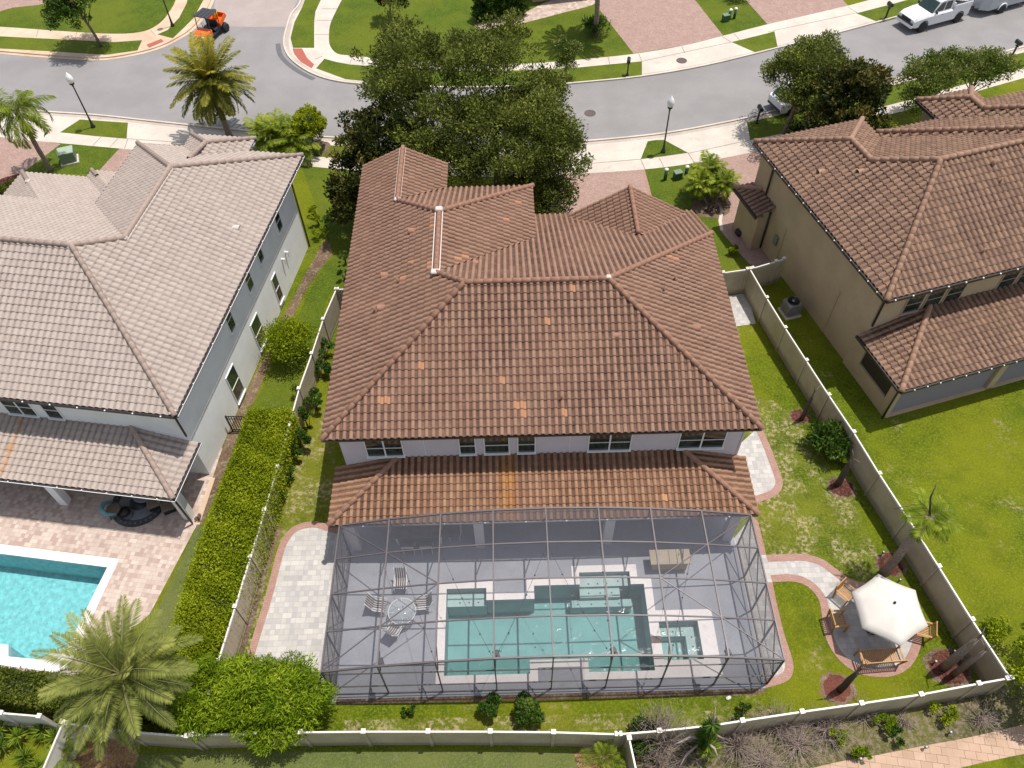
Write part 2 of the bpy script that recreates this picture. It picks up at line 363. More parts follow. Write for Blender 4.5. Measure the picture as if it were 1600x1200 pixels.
M['plaster_main'] = simple('pool_plaster_aqua', (.44, .54, .52, 1), .7, var=.08, scale=1.5)
M['plaster_left'] = simple('pool_plaster_blue', (.42, .62, .66, 1), .7, var=.22, scale=4.)
M['water_main'] = water_mat('water_teal', (.18, .72, .72, 1), .40, .30, 2.2)
M['water_left'] = water_mat('water_cyan', (.13, .80, .79, 1), .34, 1.0, 6.)
M['water'] = M['water_main']
M['bark'] = simple('bark', (.16, .12, .09, 1), .9, var=.3, scale=6, bump=.5)
M['palm_bark'] = simple('palm_bark', (.23, .18, .14, 1), .9, var=.3, scale=9, bump=.5)
M['palm_dark'] = simple('dead_palm_bark', (.07, .05, .04, 1), .9, var=.3, scale=9, bump=.5)
M['oak'] = leaf_mat('oak_leaf', (0.036, 0.05, 0.008, 1), (0.105, 0.13, 0.02, 1), (0.225, 0.245, 0.045, 1), .15)
M['magnolia'] = leaf_mat('magnolia_leaf', (0.014, 0.022, 0.004, 1), (0.042, 0.056, 0.01, 1), (0.19, 0.15, 0.035, 1), .06, .38)
M['bright'] = leaf_mat('bright_leaf', (0.085, 0.13, 0.004, 1), (0.2, 0.26, 0.006, 1), (0.36, 0.41, 0.018, 1), .25)
M['hedgeleaf'] = leaf_mat('hedge_leaf', (0.11, 0.15, 0.005, 1), (0.22, 0.27, 0.008, 1), (0.36, 0.4, 0.018, 1), .2)
M['darkhedge'] = leaf_mat('dark_hedge_leaf', (0.045, 0.065, 0.006, 1), (0.09, 0.12, 0.012, 1), (0.19, 0.2, 0.03, 1), .15)
M['shrub'] = leaf_mat('shrub_leaf', (0.025, 0.06, 0.008, 1), (0.055, 0.11, 0.014, 1), (0.13, 0.19, 0.03, 1), .2)
M['bamboo'] = leaf_mat('bamboo_leaf', (0.075, 0.125, 0.004, 1), (0.155, 0.235, 0.008, 1), (0.29, 0.37, 0.02, 1), .25)
M['palm_leaf'] = leaf_mat('date_palm_leaf', (0.07, 0.085, 0.018, 1), (0.145, 0.165, 0.035, 1), (0.28, 0.29, 0.065, 1), .15)
M['palm_yellow'] = leaf_mat('yellowing_palm_leaf', (0.075, 0.08, 0.012, 1), (0.17, 0.175, 0.02, 1), (0.46, 0.36, 0.03, 1), .2)
M['palm_green'] = leaf_mat('green_palm_leaf', (0.07, 0.115, 0.008, 1), (0.16, 0.215, 0.014, 1), (0.33, 0.36, 0.04, 1), .25)
M['yucca'] = leaf_mat('yucca_leaf', (.05, .10, .012, 1), (.13, .20, .02, 1), (.34, .40, .04, 1), .15)
M['dead'] = leaf_mat('dead_frond', (.10, .07, .055, 1), (.22, .16, .13, 1), (.42, .33, .26, 1), .1)
M['blossom'] = leaf_mat('crape_leaf', (0.045, 0.085, 0.008, 1), (0.12, 0.17, 0.02, 1), (0.27, 0.27, 0.09, 1), .2)
M['truckpaint'] = simple('white_car_paint', (.74, .74, .76, 1), .22, var=.02, spec=.6)
M['silverpaint'] = simple('silver_paint', (.42, .46, .50, 1), .3, .2, var=.04)
M['orange'] = simple('orange_paint', (.75, .13, .015, 1), .35, var=.08)
M['yellow'] = simple('yellow_paint', (.75, .42, .02, 1), .4, var=.08)
M['red'] = simple('red_plastic', (.6, .05, .03, 1), .4, var=.1)
M['lamp_glass'] = simple('frosted_globe', (.82, .80, .80, 1), .35, var=.03)
M['headlight'] = simple('headlight', (.85, .85, .85, 1), .15, var=.03)
M['teal_cushion'] = simple('teal_cushion', (.13, .30, .34, 1), .8, var=.1)
M['cushion'] = simple('taupe_cushion', (.18, .14, .10, 1), .85, var=.1)
M['blue'] = simple('blue_plastic', (.04, .17, .50, 1), .3, var=.1)
M['rug'] = simple('rug_grey', (.16, .16, .17, 1), .9, var=.1)
M['stone_tan'] = concrete('counter_stone', (.36, .30, .22, 1), (.44, .37, .28, 1), (.28, .22, .16, 1))
M['red_ramp'] = simple('red_ramp', lin(200, 110, 90), .8, var=.06)
M['pale_joint'] = simple('joint_dark', (.20, .16, .14, 1), .9)
# ---------------------------------------------------------------- ground sheets
def sheet(name, poly, z, m, holes=(), kind='structure', parent=None, label=None, cat=None):
    loops = [[Vector((p[0], p[1], 0)) for p in poly]]+[[Vector((p[0], p[1], 0)) for p in h] for h in holes]
    flat = [p for lp in loops for p in lp]; tr = tessellate_polygon(loops)
    mb = MB(); fs = []
    for t in tr:
        a, b, c = [flat[i] for i in t]
        cr = (b-a).to_2d().cross((c-a).to_2d())
        if abs(cr) < 1e-9: continue
        fs.append(t if cr > 0 else t[::-1])
    mb.add([(p.x, p.y, z) for p in flat], fs, 0)
    o = mb.build(name, m, parent, normals=False)
    if parent is None: tag(o, label, cat, None, kind)
    return o
def offset_line(pts, d):
    out = []; n = len(pts)
    for i in range(n):
        a = pts[max(i-1, 0)]; b = pts[min(i+1, n-1)]; t = (b-a).normalized(); nn = Vector((-t.y, t.x)); out.append(pts[i]+nn*d)
    return out
def ribbon(name, pts, w0, w1, z, m, z1=None, parent=None):
    A = offset_line(pts, w0); B = offset_line(pts, w1); mb = MB(); n = len(pts)
    mb.add([(p.x, p.y, z) for p in A]+[(p.x, p.y, z) for p in B], [(i, n+i, n+i+1, i+1) for i in range(n-1)], 0)
    o = mb.build(name, m, parent, normals=False)
    me = o.data
    if me.polygons[0].normal.z < 0: me.flip_normals()
    if parent is None: tag(o, kind='structure')
    return o
def curb(name, pts, w0, w1, h, m):
    A = offset_line(pts, w0); B = offset_line(pts, w1); mb = MB(); n = len(pts)
    vs = [(p.x, p.y, .0) for p in A]+[(p.x, p.y, h) for p in A]+[(p.x, p.y, h) for p in B]+[(p.x, p.y, .0) for p in B]
    fs = []
    for k in range(3): fs += [(k*n+i, (k+1)*n+i, (k+1)*n+i+1, k*n+i+1) for i in range(n-1)]
    mb.add(vs, fs, 0); o = mb.build(name, m); tag(o, kind='structure'); return o
POOL = [(-3.05, 14.3), (-1.34, 14.3), (-1.34, 13.75), (.72, 13.75), (.72, 14.35), (2.7, 14.35), (2.7, 14.9), (4.9, 14.9), (4.9, 14.3), (5.46, 14.3), (5.46, 10.6), (2.8, 10.6), (2.8, 11.15), (.42, 11.15), (.42, 10.6), (-3.05, 10.6)]
SPA = [(5.87, 12.6), (7.5, 12.6), (7.5, 11.0), (5.87, 11.0)]
LO, LA = Vector((-14.22, 19.93)), math.radians(-9.0)
RO, RA = Vector((17.42, 25.41)), math.radians(15.8)
def loc2(o, a, x, y): return Vector((o.x+x*math.cos(a)-y*math.sin(a), o.y+x*math.sin(a)+y*math.cos(a)))
def L2(x, y): return loc2(LO, LA, x, y)
def R2(x, y): return loc2(RO, RA, x, y)
LPOOL = [L2(-16, -4.75), L2(-3.2, -4.75), L2(-3.25, -8.3), L2(-4.2, -9.0), L2(-5.5, -9.05), L2(-5.75, -8.6), L2(-16, -8.6)]
BIG = [(-400, -60), (400, -60), (400, 600), (-400, 600)]
sheet('ground', BIG, 0.0, M['lawn'], [POOL, SPA, LPOOL])
# street and everything beyond it
near = sm(gs([(-260, 120), (-120, 148), (0, 168), (75, 175), (150, 180), (225, 188), (300, 196), (370, 203), (470, 212), (560, 217), (700, 224), (820, 226), (900, 222), (1000, 213), (1060, 205), (1130, 192), (1180, 181), (1300, 150), (1400, 124), (1500, 99), (1600, 73), (1760, 30), (1900, -10)]), 4)
farR = sm(gs([(480, -60), (470, 0), (455, 22), (447, 45), (443, 68), (450, 88), (470, 106), (500, 121), (540, 130), (600, 134), (700, 138), (840, 136), (900, 131), (1000, 121), (1100, 104), (1200, 80), (1300, 55), (1400, 28), (1500, 1), (1620, -34), (1760, -80)]), 4)
farL = sm(gs([(-260, 60), (-120, 72), (0, 80), (60, 85), (120, 89), (165, 90), (215, 82), (250, 72), (275, 60), (295, 47), (312, 28), (326, 5), (336, -30), (345, -60)]), 4)
street = list(near)+list(reversed(farR))+list(reversed(farL))
sheet('road', street, .004, M['asphalt'])
side_patch = gs([(352, -60), (338, -10), (332, 30), (340, 42), (448, 42), (456, 20), (470, -10), (480, -60)])
ck = N('asphalt_pinkish'); side_m = concrete('asphalt_pinkish2', (.33, .275, .25, 1), (.37, .31, .285, 1), (.27, .235, .22, 1))
sheet('side_street', side_patch, .008, side_m)
patchm = simple('asphalt_patch', (.12, .115, .12, 1), .9, var=.1)
ribbon('asphalt_repair', sm(gs([(436, 68), (440, 86), (455, 102), (475, 115), (492, 123)]), 4), -.28, .1, .009, patchm)
# pavement strips (drawn as wide sheets with grass verges laid on top)
n_in = gs([(-260, 150), (-100, 190), (0, 214), (75, 222), (185, 232), (300, 243), (400, 251), (525, 264), (700, 275), (820, 276), (900, 272), (1005, 265), (1085, 255), (1170, 239), (1235, 220), (1355, 187), (1410, 174), (1500, 150), (1600, 122), (1760, 78), (1900, 38)])
n_in = sm(n_in, 4)
sheet('near_pavement', list(near)+list(reversed(n_in)), .012, M['concrete'])
f_out = sm(gs([(562, -60), (545, -22), (534, 0), (517, 35), (514, 57), (516, 72), (527, 84), (550, 87), (580, 90), (620, 94), (700, 99), (800, 100), (862, 97), (950, 89), (1000, 83), (1065, 72), (1130, 56), (1200, 38), (1325, 9), (1400, -12), (1500, -40), (1620, -70)]), 4)
f_out_far = [p for p in f_out]
sheet('far_pavement', list(farR)+list(reversed(f_out)), .012, M['concrete'])
l_out = sm(gs([(-260, 22), (-100, 38), (0, 42), (100, 49), (180, 53), (225, 49), (250, 36), (265, 18), (276, -5), (285, -60)]), 4)
sheet('far_left_pavement', list(farL)+list(reversed(l_out)), .012, M['concrete_warm'])
def verge(px, m='lawn_green', z=.018, s=0):
    P = gs(px)
    if s: P = sm(P, s, True)
    return sheet('grass_verge', P, z, M[m])
verge([(94, 207), (125, 187), (200, 192), (198, 217), (150, 213)])
verge([(400, 219), (470, 224), (525, 228), (700, 236), (700, 262), (525, 247), (470, 243), (400, 236)])
verge([(1001, 249), (1012, 221), (1025, 219), (1038, 219), (1075, 239), (1040, 244)])
verge([(1167, 191), (1215, 181), (1300, 158), (1400, 132), (1500, 107), (1600, 82), (1760, 40), (1760, 62), (1600, 106), (1500, 134), (1410, 159), (1355, 173), (1300, 188), (1235, 206), (1172, 219)])
verge([(830, 110), (900, 106), (1003, 96), (1003, 119), (900, 128), (830, 133), (700, 135), (600, 130), (540, 124), (494, 107), (507, 92), (525, 97), (547, 101), (600, 105), (700, 111)])
verge([(1143, 66), (1200, 52), (1210, 49), (1215, 74), (1180, 82)])
verge([(1338, 21), (1400, 5), (1480, -18), (1560, -42), (1600, -36), (1490, 4), (1375, 36)])
verge([(458, 75), (454, 60), (460, 35), (472, 12), (484, -20), (496, -50), (520, -50), (506, -10), (493, 18), (491, 35), (491, 75)])
verge([(0, 57), (100, 62), (180, 66), (222, 63), (215, 79), (165, 86), (90, 81), (0, 76), (-200, 62), (-200, 42)])
verge([(246, 54), (262, 47), (280, 28), (292, 5), (300, -40), (325, -40), (318, 0), (303, 28), (285, 46), (270, 60)])
verge([(-200, -40), (-100, 20), (0, 42), (0, 17), (20, 12), (60, 8), (80, -5), (80, -60)]) if False else None
sheet('tactile_ramp', gs([(457, 76), (472, 76), (480, 91), (491, 101), (487, 107), (470, 97), (460, 85)]), .020, M['red_ramp'])
sheet('tactile_ramp', gs([(229, 70), (252, 61), (256, 65), (233, 75)]), .020, M['red_ramp'])
# curbs: low rolled kerb with a gutter strip on the road side
cut = lambda L, a, b: L[int(len(L)*a):int(len(L)*b)]
ribbon('gutter_strip', near, -.40, .02, .016, M['curb'])
ribbon('gutter_strip', farR, -.02, .40, .016, M['curb']); ribbon('gutter_strip', farL, -.40, .02, .016, M['concrete_warm'])
curb('kerb', near, -.12, .02, .10, M['concrete']); curb('kerb', farR, -.02, .12, .10, M['concrete']); curb('kerb', farL, -.12, .02, .10, M['concrete_warm'])
# driveways
sheet('driveway', gs([(860, 278), (900, 272), (1005, 265), (1022, 330), (1025, 360), (850, 360)]), .008, M['drive_pink'])
sheet('driveway', gs([(1085, 255), (1170, 239), (1235, 220), (1280, 250), (1240, 330), (1180, 345), (1150, 358), (1128, 360), (1125, 345), (1128, 330), (1118, 300), (1103, 272)]), .008, M['drive_pink'])
sheet('side_path', gs([(1125, 359), (1165, 344), (1240, 440), (1200, 425), (1170, 412), (1150, 390)]), .010, M['drive_pink'])
sheet('driveway', gs([(905, -60), (925, 0), (990, 84), (1065, 72), (1130, 56), (1078, -10), (1050, -60)]), .010, M['drive_pink'])
sheet('driveway', gs([(1140, -60), (1158, -8), (1200, 39), (1325, 9), (1310, -8), (1280, -60)]), .010, M['drive_pink'])
sheet('driveway', gs([(-200, 180), (0, 213), (75, 222), (95, 225), (38, 268), (-10, 330), (-200, 300)]), .010, M['drive_pink'])
sheet('driveway', gs([(187, 232), (240, 238), (300, 243), (330, 300), (140, 320), (150, 272)]), .010, M['drive_pink'])
sheet('driveway', gs([(-120, -60), (-120, 30), (0, 18), (20, 12), (60, 8), (90, 0), (120, -30), (120, -60)]), .010, M['drive_pink'])
sheet('garden_walk', sm(gs([(925, 0), (925, 8), (880, 20), (830, 33), (790, 42), (752, 47), (742, 40), (760, 34), (810, 24), (850, 5), (880, -2)]), 4, True), .012, M['walk_stone'])
ribbon('driveway_edging', gs([(1005, 265), (1022, 330)]), -.1, .1, .014, M['paver_red'])
ribbon('driveway_edging', gs([(1128, 360), (1125, 345), (1128, 330), (1118, 300), (1103, 272)]), -.1, .1, .014, M['concrete'])
# front lawns (greener turf)
sheet('front_lawn', gs([(75, 223), (185, 232), (150, 272), (36, 270)]), .006, M['lawn_green'])
sheet('front_lawn', gs([(470, 258), (525, 264), (640, 275), (640, 330), (545, 395), (520, 395), (470, 258)]), .006, M['lawn_green'])
sheet('front_lawn', gs([(1005, 265), (1085, 256), (1103, 272), (1118, 300), (1128, 330), (1125, 345), (1150, 390), (1170, 412), (1130, 425), (1060, 340), (1020, 330)]), .006, M['lawn_green'])
sheet('front_lawn', gs([(534, 0), (562, -60), (905, -60), (925, 0), (990, 84), (862, 97), (800, 100), (700, 99), (620, 94), (580, 90), (550, 87), (527, 84), (516, 72), (514, 57), (517, 35)]), .006, M['lawn_green'])
sheet('front_lawn', gs([(1078, -10), (1130, 56), (1200, 38), (1158, -8), (1140, -60), (1050, -60)]), .006, M['lawn_green'])
sheet('front_lawn', gs([(-200, 30), (0, 42), (100, 49), (180, 53), (225, 49), (250, 36), (276, -5), (285, -60), (-200, -60)]), .006, M['lawn_green'])
# slab joints
jm = MB()
def joint(a, b, wd=.035, z=.022):
    A, B = g(*a), g(*b); A.z = B.z = z; d = (B-A).normalized(); s = Vector((-d.y, d.x, 0))*wd/2
    jm.add([A-s, B-s, B+s, A+s], [(0, 1, 2, 3)])
for a, b in [((1001, 249), (1008, 265)), ((1030, 247), (1037, 261)), ((1075, 239), (1085, 255)), ((895, 258), (1001, 249)), ((1172, 219), (1180, 236)), ((1075, 240), (1172, 219)), ((860, 97), (866, 108)), ((950, 89), (953, 101)), ((998, 84), (1003, 97)), ((1003, 96), (1143, 66)), ((1065, 72), (1070, 83)), ((1128, 57), (1142, 66)), ((1147, 53), (1156, 63)), ((200, 217), (195, 232)), ((185, 216), (172, 230)), ((160, 212), (145, 228)), ((198, 217), (300, 224)), ((1200, 50), (1340, 20)), ((1325, 11), (1340, 21)),
             ((504, 88), (492, 93)), ((492, 54), (514, 54)), ((550, 88), (547, 100)), ((496, 32), (518, 32)), ((503, 14), (527, 14)), ((640, 95), (638, 107)), ((60, 46), (57, 58)), ((120, 51), (117, 63)), ((235, 47), (243, 56)), ((1243, 205), (1250, 218)), ((1300, 189), (1306, 200)), ((1330, 181), (1337, 192)), ((1380, 168), (1388, 180))]: joint(a, b)
o = jm.build('pavement_joints', M['pale_joint'], normals=False); tag(o, kind='structure')
# back gardens
sheet('side_soil', gs([(497, 385), (515, 372), (548, 360), (545, 400), (500, 470), (470, 560), (452, 600), (440, 585), (462, 500), (330, 740), (325, 745)]), .004, M['soil']) if False else None
sheet('garden_bed', sm(gs([(499, 388), (512, 378), (520, 395), (505, 415), (480, 450), (455, 500), (425, 560), (400, 620), (378, 670), (350, 740), (330, 790), (318, 815), (305, 822), (327, 747), (365, 660), (420, 540)]), 3, True), .005, M['soil'])
sheet('grass_strip', sm(gs([(545, 398), (548, 460), (522, 450), (500, 500), (470, 590), (455, 640), (385, 640), (400, 625), (430, 565), (460, 505), (490, 445), (515, 405)]), 3, True), .007, M['lawn_green'])
sheet('turf_strip', gs([(310, 820), (240, 965), (215, 1010), (285, 1010), (300, 900), (345, 830)]), .006, M['lawn_turf'])
sheet('back_lawn', gs([(180, 1180), (300, 1174), (980, 1172), (1000, 1215), (1010, 1300), (100, 1300)]), .006, M['lawn_turf'])
sheet('scrub_ground', gs([(986, 1155), (1115, 1140), (1255, 1125), (1350, 1110), (1440, 1098), (1530, 1080), (1600, 1062), (1700, 1050), (1700, 1105), (1600, 1140), (1440, 1172), (1300, 1196), (1200, 1240), (1010, 1300)]), .006, M['scrub'])
sheet('brick_path', sm(gs([(1700, 1105), (1600, 1132), (1515, 1152), (1440, 1166), (1370, 1180), (1290, 1195), (1200, 1225), (1230, 1270), (1340, 1240), (1430, 1222), (1500, 1200), (1600, 1178), (1700, 1160)]), 3, True), .010, M['path_tan'])
sheet('mulch_strip', gs([(345, 1035), (375, 1040), (400, 960), (425, 870), (440, 828), (425, 800), (395, 870), (360, 980)]), .009, M['soil'])
sheet('soil_strip', gs([(520, 1092), (1180, 1074), (1200, 1078), (1185, 1086), (900, 1092), (524, 1102)]), .006, M['soil'])
sheet('side_lawn', sm([(10.4, 23.5), (13.2, 24.0), (15.2, 19.5), (16.0, 14.6), (15.6, 13.2), (12.6, 14.4), (11.0, 15.0), (10.4, 15.4), (10.9, 17.6), (10.9, 19.0)], 4, True), .005, M['lawn_worn'])
sheet('side_lawn', sm([(-8.3, 17.4), (-9.2, 17.2), (-10.2, 15.8), (-10.9, 14.0), (-11.2, 11.2), (-11.6, 11.2), (-11.0, 17.0), (-10.6, 20.5), (-9.8, 24.0), (-9.0, 24.0), (-8.6, 20)], 4, True), .005, M['lawn_worn'])
sheet('back_strip', [(-6.9, 9.0), (-6.9, 8.3), (9, 8.45), (10, 9.0)], .005, M['lawn_worn'])
# patio around the pool enclosure
pl_out = sm(gs([(560, 830), (520, 822), (495, 815), (470, 818), (452, 828), (438, 848), (430, 872), (415, 930), (398, 985), (386, 1025), (382, 1050)]), 5)
pl = list(pl_out)+[Vector((-7.3, 9.6)), Vector((-7.3, 16.2))]
sheet('patio', pl, .010, M['paver_white']); ribbon('patio_border', pl_out[3:], .0, .32, .016, M['paver_red'])
DECK = [(-7.9, 9.75), (10.3, 9.75), (10.3, 18.9), (-7.9, 18.9)]
COP = [(-3.38, 14.62), (-1.02, 14.62), (-1.02, 14.08), (.40, 14.08), (.40, 14.67), (2.38, 14.67), (2.38, 15.22), (5.22, 15.22), (5.22, 14.62), (5.8, 14.62), (5.8, 13.1), (8.15, 13.1), (8.15, 10.3), (2.48, 10.3), (2.48, 10.83), (.74, 10.83), (.74, 10.28), (-3.38, 10.28)]
sheet('patio', [(-7.9, 9.62), (-7.4, 9.62), (-7.4, 18.9), (-7.9, 18.9)], .013, M['paver_white'])
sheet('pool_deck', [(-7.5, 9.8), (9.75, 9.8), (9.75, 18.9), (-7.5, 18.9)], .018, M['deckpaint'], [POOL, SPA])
pr = sm(gs([(1188, 665), (1200, 690), (1210, 715), (1220, 742), (1223, 757), (1218, 769), (1205, 778), (1180, 786)]), 4)
sheet('side_patio', list(pr)+[Vector((9.4, 16.9)), Vector((9.4, 20))], .010, M['paver_white']); ribbon('patio_border', pr, -.34, 0, .016, M['paver_red'])
e1 = gs([(1176, 806), (1184, 815), (1190, 838), (1197, 867)])
e2 = sm(gs([(1197, 867), (1230, 866), (1258, 866), (1285, 874), (1305, 888), (1330, 905), (1360, 912), (1400, 916), (1432, 950), (1440, 985), (1437, 1015), (1422, 1042), (1392, 1057), (1350, 1055), (1318, 1038), (1297, 1012), (1287, 985), (1283, 955), (1278, 935), (1262, 917), (1240, 909), (1207, 910)]), 4)
e3 = sm(gs([(1207, 910), (1213, 940), (1225, 990), (1238, 1030), (1239, 1050), (1230, 1064), (1205, 1073), (1185, 1077)]), 4)
pp = list(e1)+list(e2)[1:]+list(e3)[1:]+[Vector((9.5, 9.7)), Vector((9.5, 16.1))]
sheet('garden_path', pp, .010, M['paver_white'])
for e in (e1, e2, e3): ribbon('path_border', e, -.34, 0, .016, M['paver_red'])
sheet('side_slab', gs([(1139, 462), (1168, 458), (1181, 506), (1150, 510)]), .010, M['paver_white'])
def disc(c, rx, ry, rz=0., n=22, wob=.08):
    return [(c.x+rx*math.cos(t)*math.cos(rz)-ry*math.sin(t)*math.sin(rz)+random.uniform(-wob, wob), c.y+rx*math.cos(t)*math.sin(rz)+ry*math.sin(t)*math.cos(rz)+random.uniform(-wob, wob)) for t in [2*math.pi*i/n for i in range(n)]]
for a, b, r in ((1308, 1075, .55), (1482, 1043, .72), (1392, 882, .52), (1315, 762, .52), (1250, 650, .42)):
    sheet('mulch_ring_soil', disc(g(a, b), r*1.35, r*1.15), .006, M['soil']); sheet('mulch_ring', disc(g(a, b), r, r*.95), .014, M['mulch'])
sheet('mulch_bed', disc(g(150, 1185), 1.6, 1.0), .012, M['mulch_tan']); sheet('mulch_bed', disc(g(930, 1185), .75, .6), .012, M['mulch_tan'])
sheet('mulch_bed', disc(g(28, 290), 1.6, 1.3), .012, M['mulch']); sheet('mulch_bed', disc(g(495, 232), .9, .9), .020, M['soil']); sheet('mulch_bed', disc(g(1110, 325), 1.2, 1.0), .012, M['soil'])
# neighbour's pool terrace
LD = [L2(-26, 2), L2(-.4, 2), L2(-.05, -2.2), L2(-.45, -6.55), L2(-2.7, -9.95), L2(-16, -9.7), L2(-26, -9.7)]
sheet('terrace', LD, .010, M['deck_left'], [LPOOL])
ribbon('terrace_border', [L2(-.25, .3), L2(-.05, -2.2)], -.12, .12, .016, M['concrete_warm'])
LCOP = [L2(-16.5, -4.32), L2(-2.85, -4.32), L2(-2.8, -9.42), L2(-6.2, -9.42), L2(-6.2, -8.95), L2(-16.5, -8.95)]
# ---------------------------------------------------------------- pools
def grow(ol, d):
    P = [Vector((p[0], p[1])) for p in ol]; n = len(P); ar = sum(P[i].cross(P[(i+1) % n]) for i in range(n)); s_ = 1 if ar > 0 else -1; out = []
    for i in range(n):
        a, b, c = P[i-1], P[i], P[(i+1) % n]; e1, e2 = (b-a).normalized(), (c-b).normalized()
        n1, n2 = Vector((e1.y, -e1.x))*s_, Vector((e2.y, -e2.x))*s_; q = b+(n1+n2)*d; out.append((q.x, q.y))
    return out
def pool(name, outline_list, cop, cop_holes, plaster, water, depth, label, steps=()):
    t = empty(name, (0, 0, 0), 0, label, 'swimming pool')
    for i, ol in enumerate(outline_list):
        b = MB(); n = len(ol); dz = depth[i]
        b.add([(p[0], p[1], .03) for p in ol]+[(p[0], p[1], -dz) for p in ol], [(k, (k+1) % n, n+(k+1) % n, n+k) for k in range(n)])
        tr = tessellate_polygon([[Vector((p[0], p[1], 0)) for p in ol]]); b.add([(p[0], p[1], -dz) for p in ol], [tuple(q) for q in tr])
        b.build('basin', plaster, t, normals=False)
        wmb = MB(); wmb.prism(grow(ol, .012), -dz-.05, -.13); wo_ = wmb.build('water', water, t)
    for (x0, x1, y0, y1, zt, zb) in steps:
        b = MB(); b.box(((x0+x1)/2, (y0+y1)/2, (zt+zb)/2), (x1-x0, y1-y0, zt-zb)); b.build('step', plaster, t)
    c = MB()
    loops = [[Vector((p[0], p[1], 0)) for p in cop]]+[[Vector((p[0], p[1], 0)) for p in h] for h in cop_holes]
    flat = [p for lp in loops for p in lp]; fs = []
    for q in tessellate_polygon(loops):
        a, bb, cc = [flat[i] for i in q]; cr = (bb-a).to_2d().cross((cc-a).to_2d())
        if abs(cr) > 1e-9: fs.append(q if cr > 0 else q[::-1])
    c.add([(p.x, p.y, .05) for p in flat], fs)
    base = 0
    for lp in loops:
        n = len(lp); c.add([(p.x, p.y, .05) for p in lp]+[(p.x, p.y, .005) for p in lp], [(k, (k+1) % n, n+(k+1) % n, n+k) for k in range(n)])
    c.build('coping', M['coping'], t, normals=False)
    return t
mp = pool('swimming_pool', [POOL, SPA], COP, [POOL, SPA], M['plaster_main'], M['water_main'], (1.45, 1.0), 'teal stepped pool with attached square spa inside the screen enclosure',
     [(-3.04, -1.35, 13.68, 14.29, -.42, -1.44), (2.71, 4.89, 14.38, 14.89, -.28, -1.44), (2.71, 4.45, 13.95, 14.38, -.45, -1.44), (2.3, 4.95, 13.62, 13.95, -.7, -1.44),
      (5.88, 7.49, 12.15, 12.59, -.45, -.99), (7.0, 7.49, 11.01, 12.15, -.45, -.99), (5.88, 6.3, 11.01, 11.4, -.5, -.99)])
b = MB(); b.box((5.665, 11.85, .054), (.40, .30, .02)); b.build('spillway', M['wood_dark'], mp)
b = MB()
for (x, y, z) in [(-2.5, 13.85, -.415), (-2.1, 13.85, -.415), (-1.7, 13.85, -.415), (3.1, 14.5, -.275), (3.5, 14.5, -.275), (3.9, 14.5, -.275), (4.4, 14.6, -.275), (3.1, 14.15, -.445), (3.6, 14.15, -.445), (4.1, 14.15, -.445), (2.6, 13.75, -.695), (3.2, 13.75, -.695), (3.8, 13.75, -.695), (4.4, 13.75, -.695), (6.1, 12.35, -.445), (6.5, 12.35, -.445), (6.9, 12.35, -.445), (7.25, 12.1, -.445), (7.25, 11.7, -.445), (7.25, 11.3, -.445), (.7, 12.2, -1.44), (3.9, 11.5, -1.44)]:
    b.box((x, y, z), (.06, .06, .012))
b.build('tile_marker', M['black'], mp)
lp_ = pool('swimming_pool', [LPOOL], LCOP, [LPOOL], M['plaster_left'], M['water_left'], (1.5,), 'bright turquoise open pool with white coping behind the white house on the left', [])
# ---------------------------------------------------------------- roofs
INF = 1e9
class Roof:
    """hipped roofs: each rect (x0,x1,y0,y1,ze,p,gables) with planes S,N,W,E"""
    def __init__(s, rects): s.r = rects
    def planes(s, i):
        x0, x1, y0, y1, ze, p, gb = s.r[i]; q = {}
        if 'S' not in gb: q['S'] = (0, p, ze-p*y0)
        if 'N' not in gb: q['N'] = (0, -p, ze+p*y1)
        if 'W' not in gb: q['W'] = (p, 0, ze-p*x0)
        if 'E' not in gb: q['E'] = (-p, 0, ze+p*x1)
        return q
    def h(s, i, x, y):
        x0, x1, y0, y1, ze, p, gb = s.r[i][:7]
        if x < x0-1e-4 or x > x1+1e-4 or y < y0-1e-4 or y > y1+1e-4: return -INF
        return min(a*x+b*y+c for a, b, c in s.planes(i).values())
    def top(s, x, y):
        return max(s.h(i, x, y) for i in range(len(s.r)))
